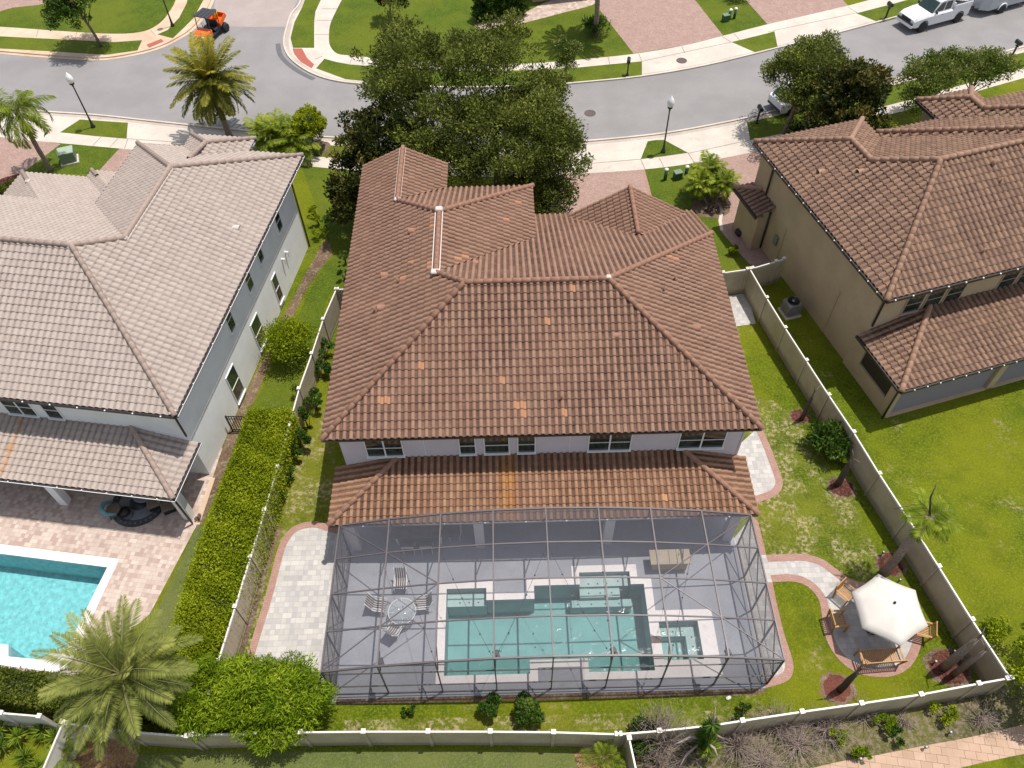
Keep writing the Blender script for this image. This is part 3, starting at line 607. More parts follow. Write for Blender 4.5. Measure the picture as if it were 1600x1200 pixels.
def tile_roof(roof, name, mat, parent, w=.29, L=.37, amp=.05, step=.045, sub=6, patches=(), shape=.6, extra=.02, bw=.68):
    patch = {}
    V = []; Fs = []; RN = []; TR = []
    seedmap = {}
    for i in range(len(roof.r)):
        x0, x1, y0, y1, ze, p, gb = roof.r[i]; PL = roof.planes(i)
        for kk, (pa, pb, pc) in PL.items():
            along_x = kk in 'SN'
            if along_x: u0, u1 = x0, x1; vmax = (y1-y0) if len(PL) < 2 or (('N' not in PL) or ('S' not in PL)) else (y1-y0)/2
            else: u0, u1 = y0, y1; vmax = (x1-x0) if (('W' not in PL) or ('E' not in PL)) else (x1-x0)/2
            if along_x and 'W' in PL and 'E' in PL: vmax = min(vmax, (x1-x0)/2)
            if not along_x and 'N' in PL and 'S' in PL: vmax = min(vmax, (y1-y0)/2)
            vmax += .02
            k0 = math.floor(u0/w); k1 = math.ceil(u1/w); nu = (k1-k0)*sub
            us = np.clip((k0+np.arange(nu+1)/sub)*w, u0, u1)
            fr_ = (np.arange(nu+1)/sub) % 1.0; prof = np.where(fr_ < bw, np.abs(np.sin(np.pi*np.clip(fr_/bw, 0, 1)))**shape, 0.0)
            nc = math.ceil(vmax/L)
            bm = bmesh.new(); lr = bm.faces.layers.float.new('rnd'); lt = bm.verts.layers.float.new('tr')
            def xy(u, v):
                if kk == 'S': return (u, y0+v)
                if kk == 'N': return (u, y1-v)
                if kk == 'W': return (x0+v, u)
                return (x1-v, u)
            prev = None
            rnds = RNG.random((nc+1, k1-k0+1))
            for c in range(nc):
                va, vb = c*L, min((c+1)*L, vmax); rows = []
                for v, dz in ((va if c else -extra, step), (min(vb+.055, vmax+.0), -.004)):
                    row = []
                    for j in range(nu+1):
                        X, Y = xy(us[j], v); q = bm.verts.new((X, Y, prof[j]*amp+dz)); q[lt] = 1-prof[j]; row.append(q)
                    rows.append(row)
                segs = [(rows[0], rows[1])]
                for A, B in segs:
                    for j in range(nu):
                        if us[j+1]-us[j] < 1e-5: continue
                        f = bm.faces.new((A[j], A[j+1], B[j+1], B[j])); f[lr] = float(rnds[c, j//sub])
                prev = rows[1]
            # patches
            def cutp(n2, d, outer=False):
                # line n2.(x,y)=d
                ln = math.hypot(*n2)
                if ln < 1e-6: return
                bmesh.ops.bisect_plane(bm, geom=bm.verts[:]+bm.edges[:]+bm.faces[:], plane_co=(n2[0]*d/ln/ln, n2[1]*d/ln/ln, 0), plane_no=(n2[0]/ln, n2[1]/ln, 0), dist=1e-5, clear_outer=outer)
            for mk, (a, b2, c2) in PL.items():
                if mk != kk: cutp((pa-a, pb-b2), c2-pc, outer=True)   # keep where this plane is lower
            for j in range(len(roof.r)):
                if j == i: continue
                X0, X1, Y0, Y1 = roof.r[j][:4]
                if X0 >= x1 or X1 <= x0 or Y0 >= y1 or Y1 <= y0: continue
                for (n2, d) in (((1, 0), X0), ((1, 0), X1), ((0, 1), Y0), ((0, 1), Y1)): cutp(n2, d)
                for (a, b2, c2) in roof.planes(j).values():
                    if abs(pa-a)+abs(pb-b2) > 1e-6: cutp((pa-a, pb-b2), c2-pc)
            kill = []
            for f in bm.faces:
                cx = sum(v.co.x for v in f.verts)/len(f.verts); cy = sum(v.co.y for v in f.verts)/len(f.verts)
                hh = pa*cx+pb*cy+pc; bad = False
                for j in range(len(roof.r)):
                    if j == i: continue
                    h2 = roof.h(j, cx, cy)
                    if h2 > hh+1e-4 or (abs(h2-hh) <= 1e-4 and j < i): bad = True; break
                if bad: kill.append(f)
            bmesh.ops.delete(bm, geom=kill, context='FACES')
            # repaired tiles
            for (qx, qy) in patches:
                if abs(roof.top(qx, qy)-(pa*qx+pb*qy+pc)) > 1e-3 or roof.h(i, qx, qy) < roof.top(qx, qy)-1e-3: continue
                U, Vv = (qx, abs(qy-(y0 if kk == 'S' else y1))) if along_x else (qy, abs(qx-(x0 if kk == 'W' else x1)))
                ku = math.floor(U/w); kv = math.floor(Vv/L)
                for f in bm.faces:
                    c3 = f.calc_center_median(); fu, fv = (c3.x, abs(c3.y-(y0 if kk == 'S' else y1))) if along_x else (c3.y, abs(c3.x-(x0 if kk == 'W' else x1)))
                    if math.floor(fu/w) in (ku,) and math.floor((fv-.011)/L) == kv: f[lr] = 2.0
            b0 = len(V)
            for q, v in enumerate(bm.verts): v.index = q; V.append((v.co.x, v.co.y, v.co.z+pa*v.co.x+pb*v.co.y+pc)); TR.append(v[lt])
            for f in bm.faces: Fs.append([b0+v.index for v in f.verts]); RN.append(f[lr])
            bm.free()
    me = bpy.data.meshes.new(name); me.from_pydata(V, [], Fs); me.materials.append(mat)
    a = me.attributes.new('rnd', 'FLOAT', 'FACE'); a.data.foreach_set('value', RN)
    a = me.attributes.new('tr', 'FLOAT', 'POINT'); a.data.foreach_set('value', TR)
    me.polygons.foreach_set('use_smooth', [True]*len(Fs)); me.update()
    try: me.set_sharp_from_angle(angle=math.radians(38))
    except Exception: pass
    o = bpy.data.objects.new(name, me); COL.objects.link(o); o.parent = parent
    return o
def caps(roof, segs, mat, parent, r=.12, L=.40, up=.07):
    for (a, b) in segs:
        mb = MB()
        A = Vector((a[0], a[1], (a[2] if len(a) > 2 else roof.top(*a))+up)); B = Vector((b[0], b[1], (b[2] if len(b) > 2 else roof.top(*b))+up))
        if min(A.z, B.z) < -10: print('CAP OUTSIDE ROOF', a, b); continue
        if A.z > B.z: A, B = B, A
        d = B-A; n = max(1, round(d.length/L)); dn = d.normalized(); sd = dn.cross(Vector((0, 0, 1))).normalized(); uu = sd.cross(dn).normalized()
        for k in range(n):
            p, q = A+d*(k/n)-dn*.03, A+d*((k+1)/n)+dn*.02; r0, r1 = r*1.12, r*.92; vs = []
            for P, rr in ((p, r0), (q, r1)):
                for t in range(8):
                    an = math.pi*(t/7)*1.2-math.pi*.1; vs.append(P+sd*math.cos(an)*rr+uu*math.sin(an)*rr)
            vs += [p]; fs = [(t, t+1, 8+t+1, 8+t) for t in range(7)]+[tuple(range(7, -1, -1))]
            mb.add(vs[:16], fs, 0, True)
        mb.build('ridge_cap', mat, parent)
def eave(parent, edges, mat, name='gutter', h=.16, d=.10, soff=.55, smat=None):
    for (x0, y0, x1, y1, z, nx, ny) in edges:
        mb = MB(); sb = MB(); a = Vector((x0, y0, z-.06)); b = Vector((x1, y1, z-.06)); n = Vector((nx, ny, 0))
        mb.bar(a+n*(d/2-.02), b+n*(d/2-.02), d, h)
        sb.add([a-n*.01+Vector((0, 0, -.06)), b-n*.01+Vector((0, 0, -.06)), b-n*soff+Vector((0, 0, -.06)), a-n*soff+Vector((0, 0, -.06))], [(0, 1, 2, 3)])
        mb.build(name, mat, parent); sb.build('soffit', smat or M['white'], parent)
def window(parent, x, z, wd, h, wall, side='S', panes=2, rail=True, fm='white'):
    """wall = coordinate of the wall plane; side = outward direction"""
    fr = MB(); gl = MB(); t = .05
    def B(mb, u, zz, su, sz, o, th):
        if side == 'S': mb.box((u, wall-o, zz), (su, th, sz))
        elif side == 'E': mb.box((wall+o, u, zz), (th, su, sz))
        elif side == 'W': mb.box((wall-o, u, zz), (th, su, sz))
    B(fr, x, z+h/2, wd+.04, .045, .02, .06); B(fr, x, z-h/2, wd+.10, .08, .05, .12)
    for k in range(panes+1): B(fr, x-wd/2+wd*k/panes, z, .065 if k not in (0, panes) else .045, h, .02, .06)
    if rail: B(fr, x, z+.02, wd, .03, .02, .055)
    B(gl, x, z, wd-.02, h-.02, .0, .05)
    f = fr.build('window', M[fm], parent); gl.build('pane', M['glass'], f); return f
def wall_block(parent, poly, z0, z1, mat, name='wall'):
    b = MB(); b.prism(poly, z0, z1, bot=False); return b.build(name, mat, parent)
def hit(roof, o2, ang, px, py):
    """where the sight line of a photo pixel meets a roof, in that house's own frame"""
    v = CD + CR*((px-800)/F_PX) - CU*((py-600)/F_PX)
    for k in range(4000):
        z = 9.5-k*.01*.8; t = (z-CAM_H)/v.z; p = CC+v*t; q = Vector((p.x-o2.x, p.y-o2.y)); c, s = math.cos(ang), math.sin(ang)
        x, y = q.x*c+q.y*s, -q.x*s+q.y*c
        if roof.top(x, y) >= z: return x, y, z
    return None
def vents(parent, roof, o2, ang, pts, mat, dirn):
    for (px, py, r) in pts:
        hh = hit(roof, o2, ang, px, py)
        if not hh: continue
        x, y, z = hh; v = MB()
        if r > .1:
            n = 10; A = []
            for k in range(n+1):
                t = math.pi*k/n
                for q in (-.16, .2): A.append((dirn[1]*math.cos(t)*r*1.3+dirn[0]*q+x, dirn[0]*math.cos(t)*r*1.3*-1+dirn[1]*q+y, z+math.sin(t)*r*1.1))
            v.add(A, [(2*k, 2*k+1, 2*k+3, 2*k+2) for k in range(n)], 0, True)
        else: v.lathe((x, y, z-.1), [(r, 0), (r, .42), (r*.7, .42), (r*.7, .1)], 10)
        v.build('roof_vent', mat, parent, normals=False)
Z0 = Vector((0, 0))
TM = dict(w=.28, L=.32, amp=.085, step=.05, shape=.7, sub=9, bw=.66)
TL = dict(w=.30, L=.31, amp=.060, step=.045, shape=.8, sub=8, bw=.76)
TR = dict(w=.31, L=.34, amp=.075, step=.05, shape=.8, sub=9, bw=.70)
# ---- brown-roofed house in the middle
P6 = .487
mr = Roof([(-7.85, 10.17, 18.4, 30.3, 5.6, P6, ''), (-7.85, 1.37, 22, 34.44, 5.6, P6, 'S'), (-7.85, -3.2, 24, 36.57, 5.6, P6, 'SN')])
mr.r[1] = (-7.85, 1.37, 18.4, 34.44, 5.6, P6, ''); mr.r[2] = (-7.85, -3.2, 24.0, 36.57, 5.6, P6, 'SN')
H1 = empty('house', (0, 0, 0), 0, 'two-storey lilac-white house with brown tiled roof and screened pool in the middle', 'house')
H1R = mr
pt = [(675, 345), (675, 354), (672, 411), (673, 419), (646, 407), (634, 437), (713, 407), (731, 405), (745, 412), (792, 343), (810, 315), (857, 500), (660, 577), (599, 630), (604, 630), (809, 635), (813, 635), (820, 648), (895, 448), (1045, 403), (1051, 405), (782, 592), (880, 640)]
ph = [hit(mr, Z0, 0, *p) for p in pt]; ph = [(q[0], q[1]) for q in ph if q]
tr_ = tile_roof(mr, 'roof', M['tile_main'], H1, patches=ph, **TM)
ridge = mr.top(-1.9, 24.35)
xr0, xr1 = -7.85+5.95, 10.17-5.95
caps(mr, [((-7.85, 18.4), (xr0, 24.35)), ((10.17, 18.4), (xr1, 24.35)), ((xr0, 24.35), (xr1, 24.35)), ((10.17, 30.3), (xr1, 24.35)), ((-3.24, 25.69), (xr0, 24.35)),
          ((-3.24, 25.69), (-3.24, 29.83)), ((1.37, 34.44), (-3.24, 29.83)), ((-5.525, 32.115), (-3.24, 29.83)), ((-5.525, 32.115), (-5.525, 36.56))], M['cap_main'], H1)
for dx in (-.17, .17):
    fl = MB(); fl.bar((-3.24+dx, 25.75, 7.91), (-3.24+dx, 29.8, 7.91), .05, .05); fl.build('ridge_flashing', M['mortar'], H1)
    fl = MB(); fl.bar((-5.525+dx*.9, 32.2, 6.77), (-5.525+dx*.9, 36.5, 6.77), .02, .02); fl.build('ridge_flashing', M['mortar'], H1)
for c, sz in (((-3.24, 29.85, 8.0), (.35, .3, .16)), ((-3.24, 25.62, 8.0), (.42, .3, .12)), ((xr1, 24.35, 8.66), (.22, .22, .1)), ((-5.525, 32.1, 6.86), (.3, .25, .12))):
    fl = MB(); fl.box(c, sz, bev=.04); fl.build('mortar_joint', M['mortar'], H1)
# lower front roof over the garage
gr = Roof([(1.37, 10.17, 30.25, 34.5, 3.555, P6, 'SWE')])
tile_roof(gr, 'lower_roof', M['tile_main'], H1, **TM)
gg = Roof([(3.35, 9.65, 30.3, 34.0, 3.9, .58, 'SN')])
class GG(Roof): pass
gboth = Roof([(3.35, 9.65, 30.3, 34.0, 3.9, .58, 'SN')])
tile_roof(gboth, 'garage_gable_roof', M['tile_main'], H1, patches=[(5.2, 31.4)], **TM)
caps(gboth, [((6.5, 30.35, 5.73), (6.5, 34.02, 5.73))], M['cap_main'], H1)
# porch roof
PPP = .26
pr_ = Roof([(-7.85, 10.17, 16.05, 18.95, 2.72, PPP, 'N')])
ph = [hit(pr_, Z0, 0, *p) for p in ((1034, 776), (1034, 777))]
tile_roof(pr_, 'porch_roof', M['tile_porch'], H1, patches=[(q[0], q[1]) for q in ph if q], **TM)
caps(pr_, [((-7.85, 16.05), (-4.97, 18.93)), ((10.17, 16.05), (7.29, 18.93))], M['cap_main'], H1)
MW = [(-7.35, 18.9), (9.67, 18.9), (9.67, 29.8), (.87, 29.8), (.87, 33.94), (-3.7, 33.94), (-3.7, 36.1), (-7.35, 36.1)]
wall_block(H1, MW, 0, 5.42, M['wall_main'])
wall_block(H1, [(.87, 29.8), (9.67, 29.8), (9.67, 33.9), (.87, 33.9)], 0, 3.35, M['wall_main'], 'garage_wall')
gb = MB(); g2_ = MB(); gb.add([(3.6, 33.75, 3.35), (9.4, 33.75, 3.35), (9.4, 33.75, 3.9), (6.5, 33.75, 5.55), (3.6, 33.75, 3.9), (3.6, 33.6, 3.35), (9.4, 33.6, 3.35), (9.4, 33.6, 3.9), (6.5, 33.6, 5.55), (3.6, 33.6, 3.9)], [(0, 1, 2, 3, 4), (9, 8, 7, 6, 5), (3, 2, 7, 8), (4, 3, 8, 9), (0, 4, 9, 5), (1, 6, 7, 2), (0, 5, 6, 1)])
g2_.add([(-7.3, 36.08, 5.4), (-3.75, 36.08, 5.4), (-5.525, 36.08, 6.5), (-7.3, 35.95, 5.4), (-3.75, 35.95, 5.4), (-5.525, 35.95, 6.5)], [(0, 1, 2), (5, 4, 3), (0, 2, 5, 3), (1, 4, 5, 2), (0, 3, 4, 1)])
gb.build('gable_wall', M['wall_main'], H1); g2_.build('gable_wall', M['wall_main'], H1)
eave(H1, [(-7.85, 18.4, 10.17, 18.4, 5.6, 0, -1), (-7.85, 18.4, -7.85, 36.57, 5.6, -1, 0), (10.17, 18.4, 10.17, 30.3, 5.6, 1, 0), (1.37, 30.3, 1.37, 34.44, 5.6, 1, 0), (-3.2, 34.44, 1.37, 34.44, 5.6, 0, 1)], M['gutter_dark'], 'fascia', .12, .03)
eave(H1, [(-7.85, 16.05, 10.17, 16.05, 2.72, 0, -1), (-7.85, 16.05, -7.85, 18.9, 2.72, -1, 0), (10.17, 16.05, 10.17, 18.9, 2.72, 1, 0), (1.4, 34.5, 10.1, 34.5, 3.5, 0, 1)], M['gutter_dark'], 'porch_fascia', .14, .04)
pc_ = MB(); pc_.prism([(-7.8, 16.1), (10.1, 16.1), (10.1, 18.9), (-7.8, 18.9)], 2.55, 2.60); pc_.build('porch_ceiling', M['white'], H1)
bm_ = MB(); bm_.box((1.16, 16.4, 2.43), (17.4, .3, .26)); bm_.build('porch_beam', M['wall_main'], H1)
for x in (-7.1, -1.6, 4.05, 9.4):
    c_ = MB(); c_.box((x, 16.4, 1.15), (.42, .36, 2.3), bev=.02); c_.build('column', M['wall_main'], H1)
for (xc, wd, pn) in ((-5.51, 1.56, 2), (-1.97, .68, 1), (-.72, 1.05, 1), (.55, .74, 1), (4.1, 1.8, 2), (8.03, 1.95, 2)): window(H1, xc, 4.22, wd, 1.22, 18.9, 'S', pn)
tr2 = MB(); tr2.box((1.16, 18.885, 5.30), (16.9, .03, .06)); tr2.box((-3.8, 18.893, 4.4), (.02, .02, 1.8)); tr2.box((2.4, 18.893, 4.4), (.02, .02, 1.8)); tr2.build('wall_trim', M['wall_left'], H1)
for (xc, wd, pn) in ((-4.5, 2.4, 2), (1.2, 4.8, 3), (6.8, 2.4, 2)):
    f = window(H1, xc, 1.08, wd, 2.1, 18.9, 'S', pn, False); f.name = 'sliding_door'
vents(H1, mr, Z0, 0, [(645, 361, .13), (602, 430, .13), (622, 443, .05), (597, 481, .13), (586, 488, .05), (964, 524, .11), (878, 625, .05), (1037, 456, .06), (1054, 438, .04), (1088, 512, .13)], M['cap_main'], (-1, 0))
for x, y in ((-7.42, 36.0), (9.75, 18.95)):
    ds = MB(); ds.box((x, y, 2.7), (.08, .08, 5.3)); ds.build('downspout', M['wall_main'], H1)
# ---- white house on the left
H2 = empty('house', (LO.x, LO.y, 0), LA, 'white stucco two-storey house with pale pink-grey tiled roof beside the turquoise pool', 'house')
lr = Roof([(-26, 0, 0, 12.76, 5.5, P6, 'W'), (-9.73, 0, .5, 18.1, 5.5, P6, ''), (-6.98, -3.15, 10, 19.3, 5.5, P6, 'S')])
lr.r[0] = (-26, 0, 0, 12.76, 5.5, P6, 'W')
tile_roof(lr, 'roof', M['tile_left'], H2, **TL)
caps(lr, [((0, 0), (-6.38, 6.38)), ((-26, 6.38), (-6.38, 6.38)), ((-6.38, 6.38), (-4.87, 7.9)), ((-4.865, 7.9), (-4.865, 13.24)), ((0, 18.1), (-4.865, 13.24)), ((-9.73, 18.1), (-4.865, 13.24)),
          ((-6.98, 19.3), (-5.065, 17.38)), ((-3.15, 19.3), (-5.065, 17.38)), ((-5.065, 17.38), (-5.065, 15.3))], M['cap_left'], H2)
ll = Roof([(-17.9, -9.73, 12.6, 17.7, 3.1, .477, 'SE'), (-13.75, -9.73, 14.0, 18.35, 3.1, .477, 'SE')])
tile_roof(ll, 'lower_roof', M['tile_left'], H2, **TL)
caps(ll, [((-17.9, 17.7), (-16.0, 15.8)), ((-13.75, 18.35), (-12.6, 17.2))], M['cap_left'], H2)
for (x, y, z) in ((-6.38, 6.38, 8.65), (-4.87, 7.9, 7.92), (-4.865, 13.24, 7.92), (-5.065, 17.38, 6.48), (-.1, .1, 5.62), (-16.0, 15.8, 4.1)):
    nd = MB(); nd.box((x, y, z), (.26, .26, .12), bev=.03); nd.build('mortar_joint', M['mortar'], H2)
nd = MB(); nd.bar((-4.865+.15, 7.9, 7.86), (-4.865+.15, 13.2, 7.86), .04, .05); nd.build('ridge_flashing', M['mortar'], H2)
lpr = Roof([(-26, -.1, -2.42, .5, 2.72, .27, 'NW')])
tile_roof(lpr, 'porch_roof', M['tile_leftp'], H2, **TL)
caps(lpr, [((-.1, -2.42), (-2.98, .45))], M['cap_left'], H2)
wall_block(H2, [(-26, .45), (-.45, .45), (-.45, 16.6), (-4.2, 16.6), (-4.2, 17.7), (-6.4, 17.7), (-6.4, 16.6), (-9.2, 16.6), (-9.2, 12.2), (-26, 12.2)], 0, 5.32, M['wall_left'])
wall_block(H2, [(-17.4, 12.2), (-9.2, 12.2), (-9.2, 17.2), (-17.4, 17.2)], 0, 3.0, M['wall_left'], 'garage_wall')
eave(H2, [(-26, 0, 0, 0, 5.5, 0, -1), (0, 0, 0, 18.1, 5.5, 1, 0), (-3.15, 18.1, 0, 18.1, 5.5, 0, 1), (-9.73, 18.1, -6.98, 18.1, 5.5, 0, 1), (-6.98, 19.3, -3.15, 19.3, 5.5, 0, 1), (-9.73, 12.7, -9.73, 18.1, 5.5, -1, 0)], M['gutter_dark'], 'gutter', .14, .11)
eave(H2, [(-26, -2.42, -.1, -2.42, 2.72, 0, -1), (-.1, -2.42, -.1, .5, 2.72, 1, 0)], M['gutter_dark'], 'porch_gutter', .14, .11)
hb = MB()
for k in range(14): hb.box((-.8-k*1.15, -2.53, 2.73), (.05, .05, .05)); hb.box((-.6-k*1.25, -.11, 5.51), (.05, .05, .05))
for k in range(16): hb.box((.11, .6+k*1.15, 5.51), (.05, .05, .05))
hb.bar((-26, -2.545, 2.70), (0.02, -2.545, 2.70), .02, .03); hb.bar((.115, 0, 5.47), (.115, 18.1, 5.47), .02, .03); hb.bar((.02, -2.5, 2.70), (.02, .5, 2.70), .02, .03); hb.build('gutter_hook', M['white'], H2)
for pts_ in ([(.0, .15, 5.35), (-.40, .35, 4.9), (-.40, .36, 3.4)], [(-.38, 16.65, 5.3), (-.38, 16.65, 0)], [(-.25, -2.3, 2.6), (-.25, -2.2, 0.1)]):
    dsp = MB(); dsp.tube(pts_, .05, 6); dsp.build('downspout', M['gutter_dark'], H2)
for (y, z, wd, h, pn) in ((14.03, 4.16, .62, 1.3, 1), (11.17, 4.4, .55, 1.1, 1), (9.35, 4.28, .62, 1.3, 1), (6.62, 4.3, .62, 1.5, 1), (11.69, 1.35, .62, 1.9, 1), (8.5, 1.3, .95, 2.0, 1), (4.97, 1.3, .95, 2.1, 1)): window(H2, y, z, wd, h, -.45, 'E', pn, h > 1.2)
for (x, wd, pn) in ((-8.05, 1.4, 2), (-6.46, .72, 1), (-11.5, 1.8, 2)): window(H2, x, 4.22, wd, 1.2, .45, 'S', pn)
f = window(H2, -8.5, 1.15, 5., 2.2, .45, 'S', 4, False); f.name = 'sliding_door'
sb_ = MB(); sb_.box((-.44, 8.5, 2.85), (.03, 16.2, .03)); sb_.build('wall_seam', M['gutter_metal'], H2)
vp = MB()
for y in (13.73, 13.15):
    vp.bar((-.45, y, 2.19), (-.25, y, 2.19), .1); vp.bar((-.28, y, 2.25), (-.28, y, 1.85), .05)
vp.build('wall_pipe', M['white'], H2)
for x in (-.55, -6.65, -12.8):
    c_ = MB(); c_.box((x, -1.85, 1.28), (.42, .38, 2.56), bev=.02); c_.build('column', M['wall_left'], H2)
bm_ = MB(); bm_.box((-13, -1.85, 2.5), (25.3, .3, .2)); bm_.box((-.55, -.6, 2.5), (.3, 2.1, .2)); bm_.build('porch_beam', M['wall_left'], H2)
vents(H2, lr, LO, LA, [(369, 356, .13)], M['mortar'], (1, 0))
# ---- tan house on the right
H3 = empty('house', (RO.x, RO.y, 0), RA, 'tan stucco two-storey house with mottled brown tiled roof on the right', 'house')
rr = Roof([(0, 24, 0, 11.0, 5.6, P6, 'E'), (0, 6.8, 0, 12.9, 5.6, P6, ''), (6.9, 24, 1, 11.55, 5.6, P6, 'E'), (10.9, 14.6, 6, 13.6, 5.6, P6, 'S'), (10.95, 24, 5, 12.4, 5.6, P6, 'ES')])
rr.r[1] = (0, 6.8, 0, 12.9, 5.6, P6, '')
rr.r[4] = (10.95, 24, 5, 12.4, 5.6, P6, 'E')
tile_roof(rr, 'roof', M['tile_right'], H3, **TR)
caps(rr, [((0, 0), (5.5, 5.5)), ((5.5, 5.5), (24, 5.5)), ((5.5, 5.5), (3.4, 7.6)), ((3.4, 7.6), (3.4, 9.5)), ((0, 12.9), (3.4, 9.5)), ((6.8, 12.9), (3.4, 9.5)), ((6.9, 11.55), (12.15, 6.3)),
          ((10.9, 13.6), (12.75, 11.75)), ((14.6, 13.6), (12.75, 11.75)), ((12.75, 11.75), (12.75, 10.6)), ((12.75, 10.6), (14.6, 8.75))], M['cap_right'], H3, r=.14, L=.42)
rp = Roof([(-.15, 24, -3.2, .5, 2.72, .25, 'NE')])
tile_roof(rp, 'porch_roof', M['tile_right'], H3, **TR)
caps(rp, [((-.15, -3.2), (3.5, .45))], M['cap_right'], H3, r=.14, L=.42)
rg = Roof([(-.75, 4, 9.9, 12.7, 2.8, .38, 'SE')])
tile_roof(rg, 'garage_roof', M['tile_right'], H3, **TR)
caps(rg, [((-.75, 12.7), (1.0, 10.95))], M['cap_right'], H3, r=.13)
wall_block(H3, [(.35, .5), (24, .5), (24, 10.9), (6.3, 10.9), (6.3, 12.4), (.35, 12.4)], 0, 5.42, M['wall_right'])
wall_block(H3, [(-.35, 10.2), (4, 10.2), (4, 12.4), (-.35, 12.4)], 0, 2.72, M['wall_right'], 'garage_wall')
wall_block(H3, [(10.9+.4, 10.5), (14.2, 10.5), (14.2, 13.2), (11.3, 13.2)], 0, 5.42, M['wall_right'], 'wing_wall')
eave(H3, [(0, 0, 24, 0, 5.6, 0, -1), (0, 0, 0, 12.9, 5.6, -1, 0), (10.9, 11.5, 10.9, 13.6, 5.6, -1, 0), (0, 12.9, 6.8, 12.9, 5.6, 0, 1)], M['gutter_dark'], 'gutter', .15, .12, smat=M['wall_right'])
eave(H3, [(-.15, -3.2, 24, -3.2, 2.72, 0, -1), (-.15, -3.2, -.15, .5, 2.72, -1, 0), (-.75, 9.9, -.75, 12.7, 2.8, -1, 0)], M['gutter_dark'], 'porch_gutter', .14, .11, smat=M['wall_right'])
hb = MB()
for k in range(16): hb.box((.4+k*.95, -.12, 5.62), (.06, .06, .06)); hb.box((.5+k*.7, -3.33, 2.74), (.05, .05, .05)); hb.box((-.12, .6+k*.75, 5.62), (.05, .05, .05))
hb.build('gutter_hook', M['white'], H3)
for pts_ in ([(.1, .15, 5.4), (.40, .40, 5.0), (.40, .40, 3.3)], [(.1, -2.9, 2.6), (.1, -2.9, .1)], [(.28, 10.12, 2.7), (.28, 10.12, .1)], [(.28, 11.0, 5.3), (.28, 11.0, 2.9)]):
    dsp = MB(); dsp.tube(pts_, .055, 6); dsp.build('downspout', M['gutter_dark'], H3)
for (x, wd) in ((2.4, .95), (3.55, .95), (4.7, .95), (7.8, .95), (8.95, .95)): window(H3, x, 4.15, wd, 1.15, .5, 'S', 1, fm='beige_frame')
pw = MB(); pw.box((.36, -.9, .5), (.24, 3.7, 1.0)); pw.box((.36, -2.6, 1.3), (.28, .5, 2.6)); pw.box((.36, .2, 1.3), (.22, .5, 2.6)); pw.box((.36, -1, 2.5), (.22, 3.4, .22)); pw.box((12, -2.75, 2.5), (23.2, .22, .22)); pw.box((6.3, -2.75, 1.3), (.42, .3, 2.6)); pw.box((12.6, -2.75, 1.3), (.42, .3, 2.6)); pw.box((12, -2.75, .06), (23.4, .3, .12))
pw.build('porch_wall', M['wall_right'], H3)
ps = MB(); ps.box((6.5+5.5, -2.74, 1.3), (23, .012, 2.4)); ps.build('porch_screen', screen_mat('porch_screen', (.30, .27, .31, 1), .85), H3)
ps = MB(); ps.box((.36, -1.15, 1.7), (.05, 2.4, 1.35)); ps.build('porch_opening', M['gutter_dark'], H3)
vents(H3, rr, RO, RA, [(1283, 268, .12), (1345, 268, .12), (1551, 258, .10), (1562, 286, .05), (1535, 396, .05)], M['cap_right'], (-1, 0))
for y, h_ in ((3.1, 3.1), (8.5, 2.8)): mc = MB(); mc.bar((.33, y, .1), (.33, y, h_), .06); mc.build('conduit', M['wall_right'], H3)
for y, z, a in ((9.0, 1.6, .6), (8.1, .7, .35)): mc = MB(); mc.box((.28, y, z), (.14, .33, a), bev=.02); mc.build('meter_box', M['ubox'], H3)
# ---- far house across the street (only its foot shows at the top of the picture)
fh = empty('house', (0, 0, 0), 0, 'beige house across the street, only its foot showing at the top edge', 'house')
fa, fb = g(840, 3), g(905, -4)
dirf = (fb-fa).normalized(); nf = Vector((-dirf.y, dirf.x, 0))
fp = [fa-dirf*.4, fb+dirf*1.0, fb+dirf*1.0+nf*9, fa-dirf*.4+nf*9]
wall_block(fh, [(p.x, p.y) for p in fp], 0, 2.8, M['wall_right'])
fw = MB(); fw.bar(fa+dirf*.6-nf*.03+Vector((0, 0, 1.1)), fb-dirf*.4-nf*.03+Vector((0, 0, 1.1)), .05, 2.0); fw.build('door', M['gutter_dark'], fh)
rf = MB(); cx = sum((p for p in fp), Vector())/4
vs = [Vector((p.x, p.y, 2.75))+(p-cx).normalized()*.5 for p in fp]+[cx+dirf*.8+Vector((0, 0, 3.6)), cx-dirf*.8+Vector((0, 0, 3.6))]
rf.add(vs, [(0, 1, 4, 5), (1, 2, 4), (2, 3, 5, 4), (3, 0, 5)]); rf.build('roof', M['cap_main'], fh)
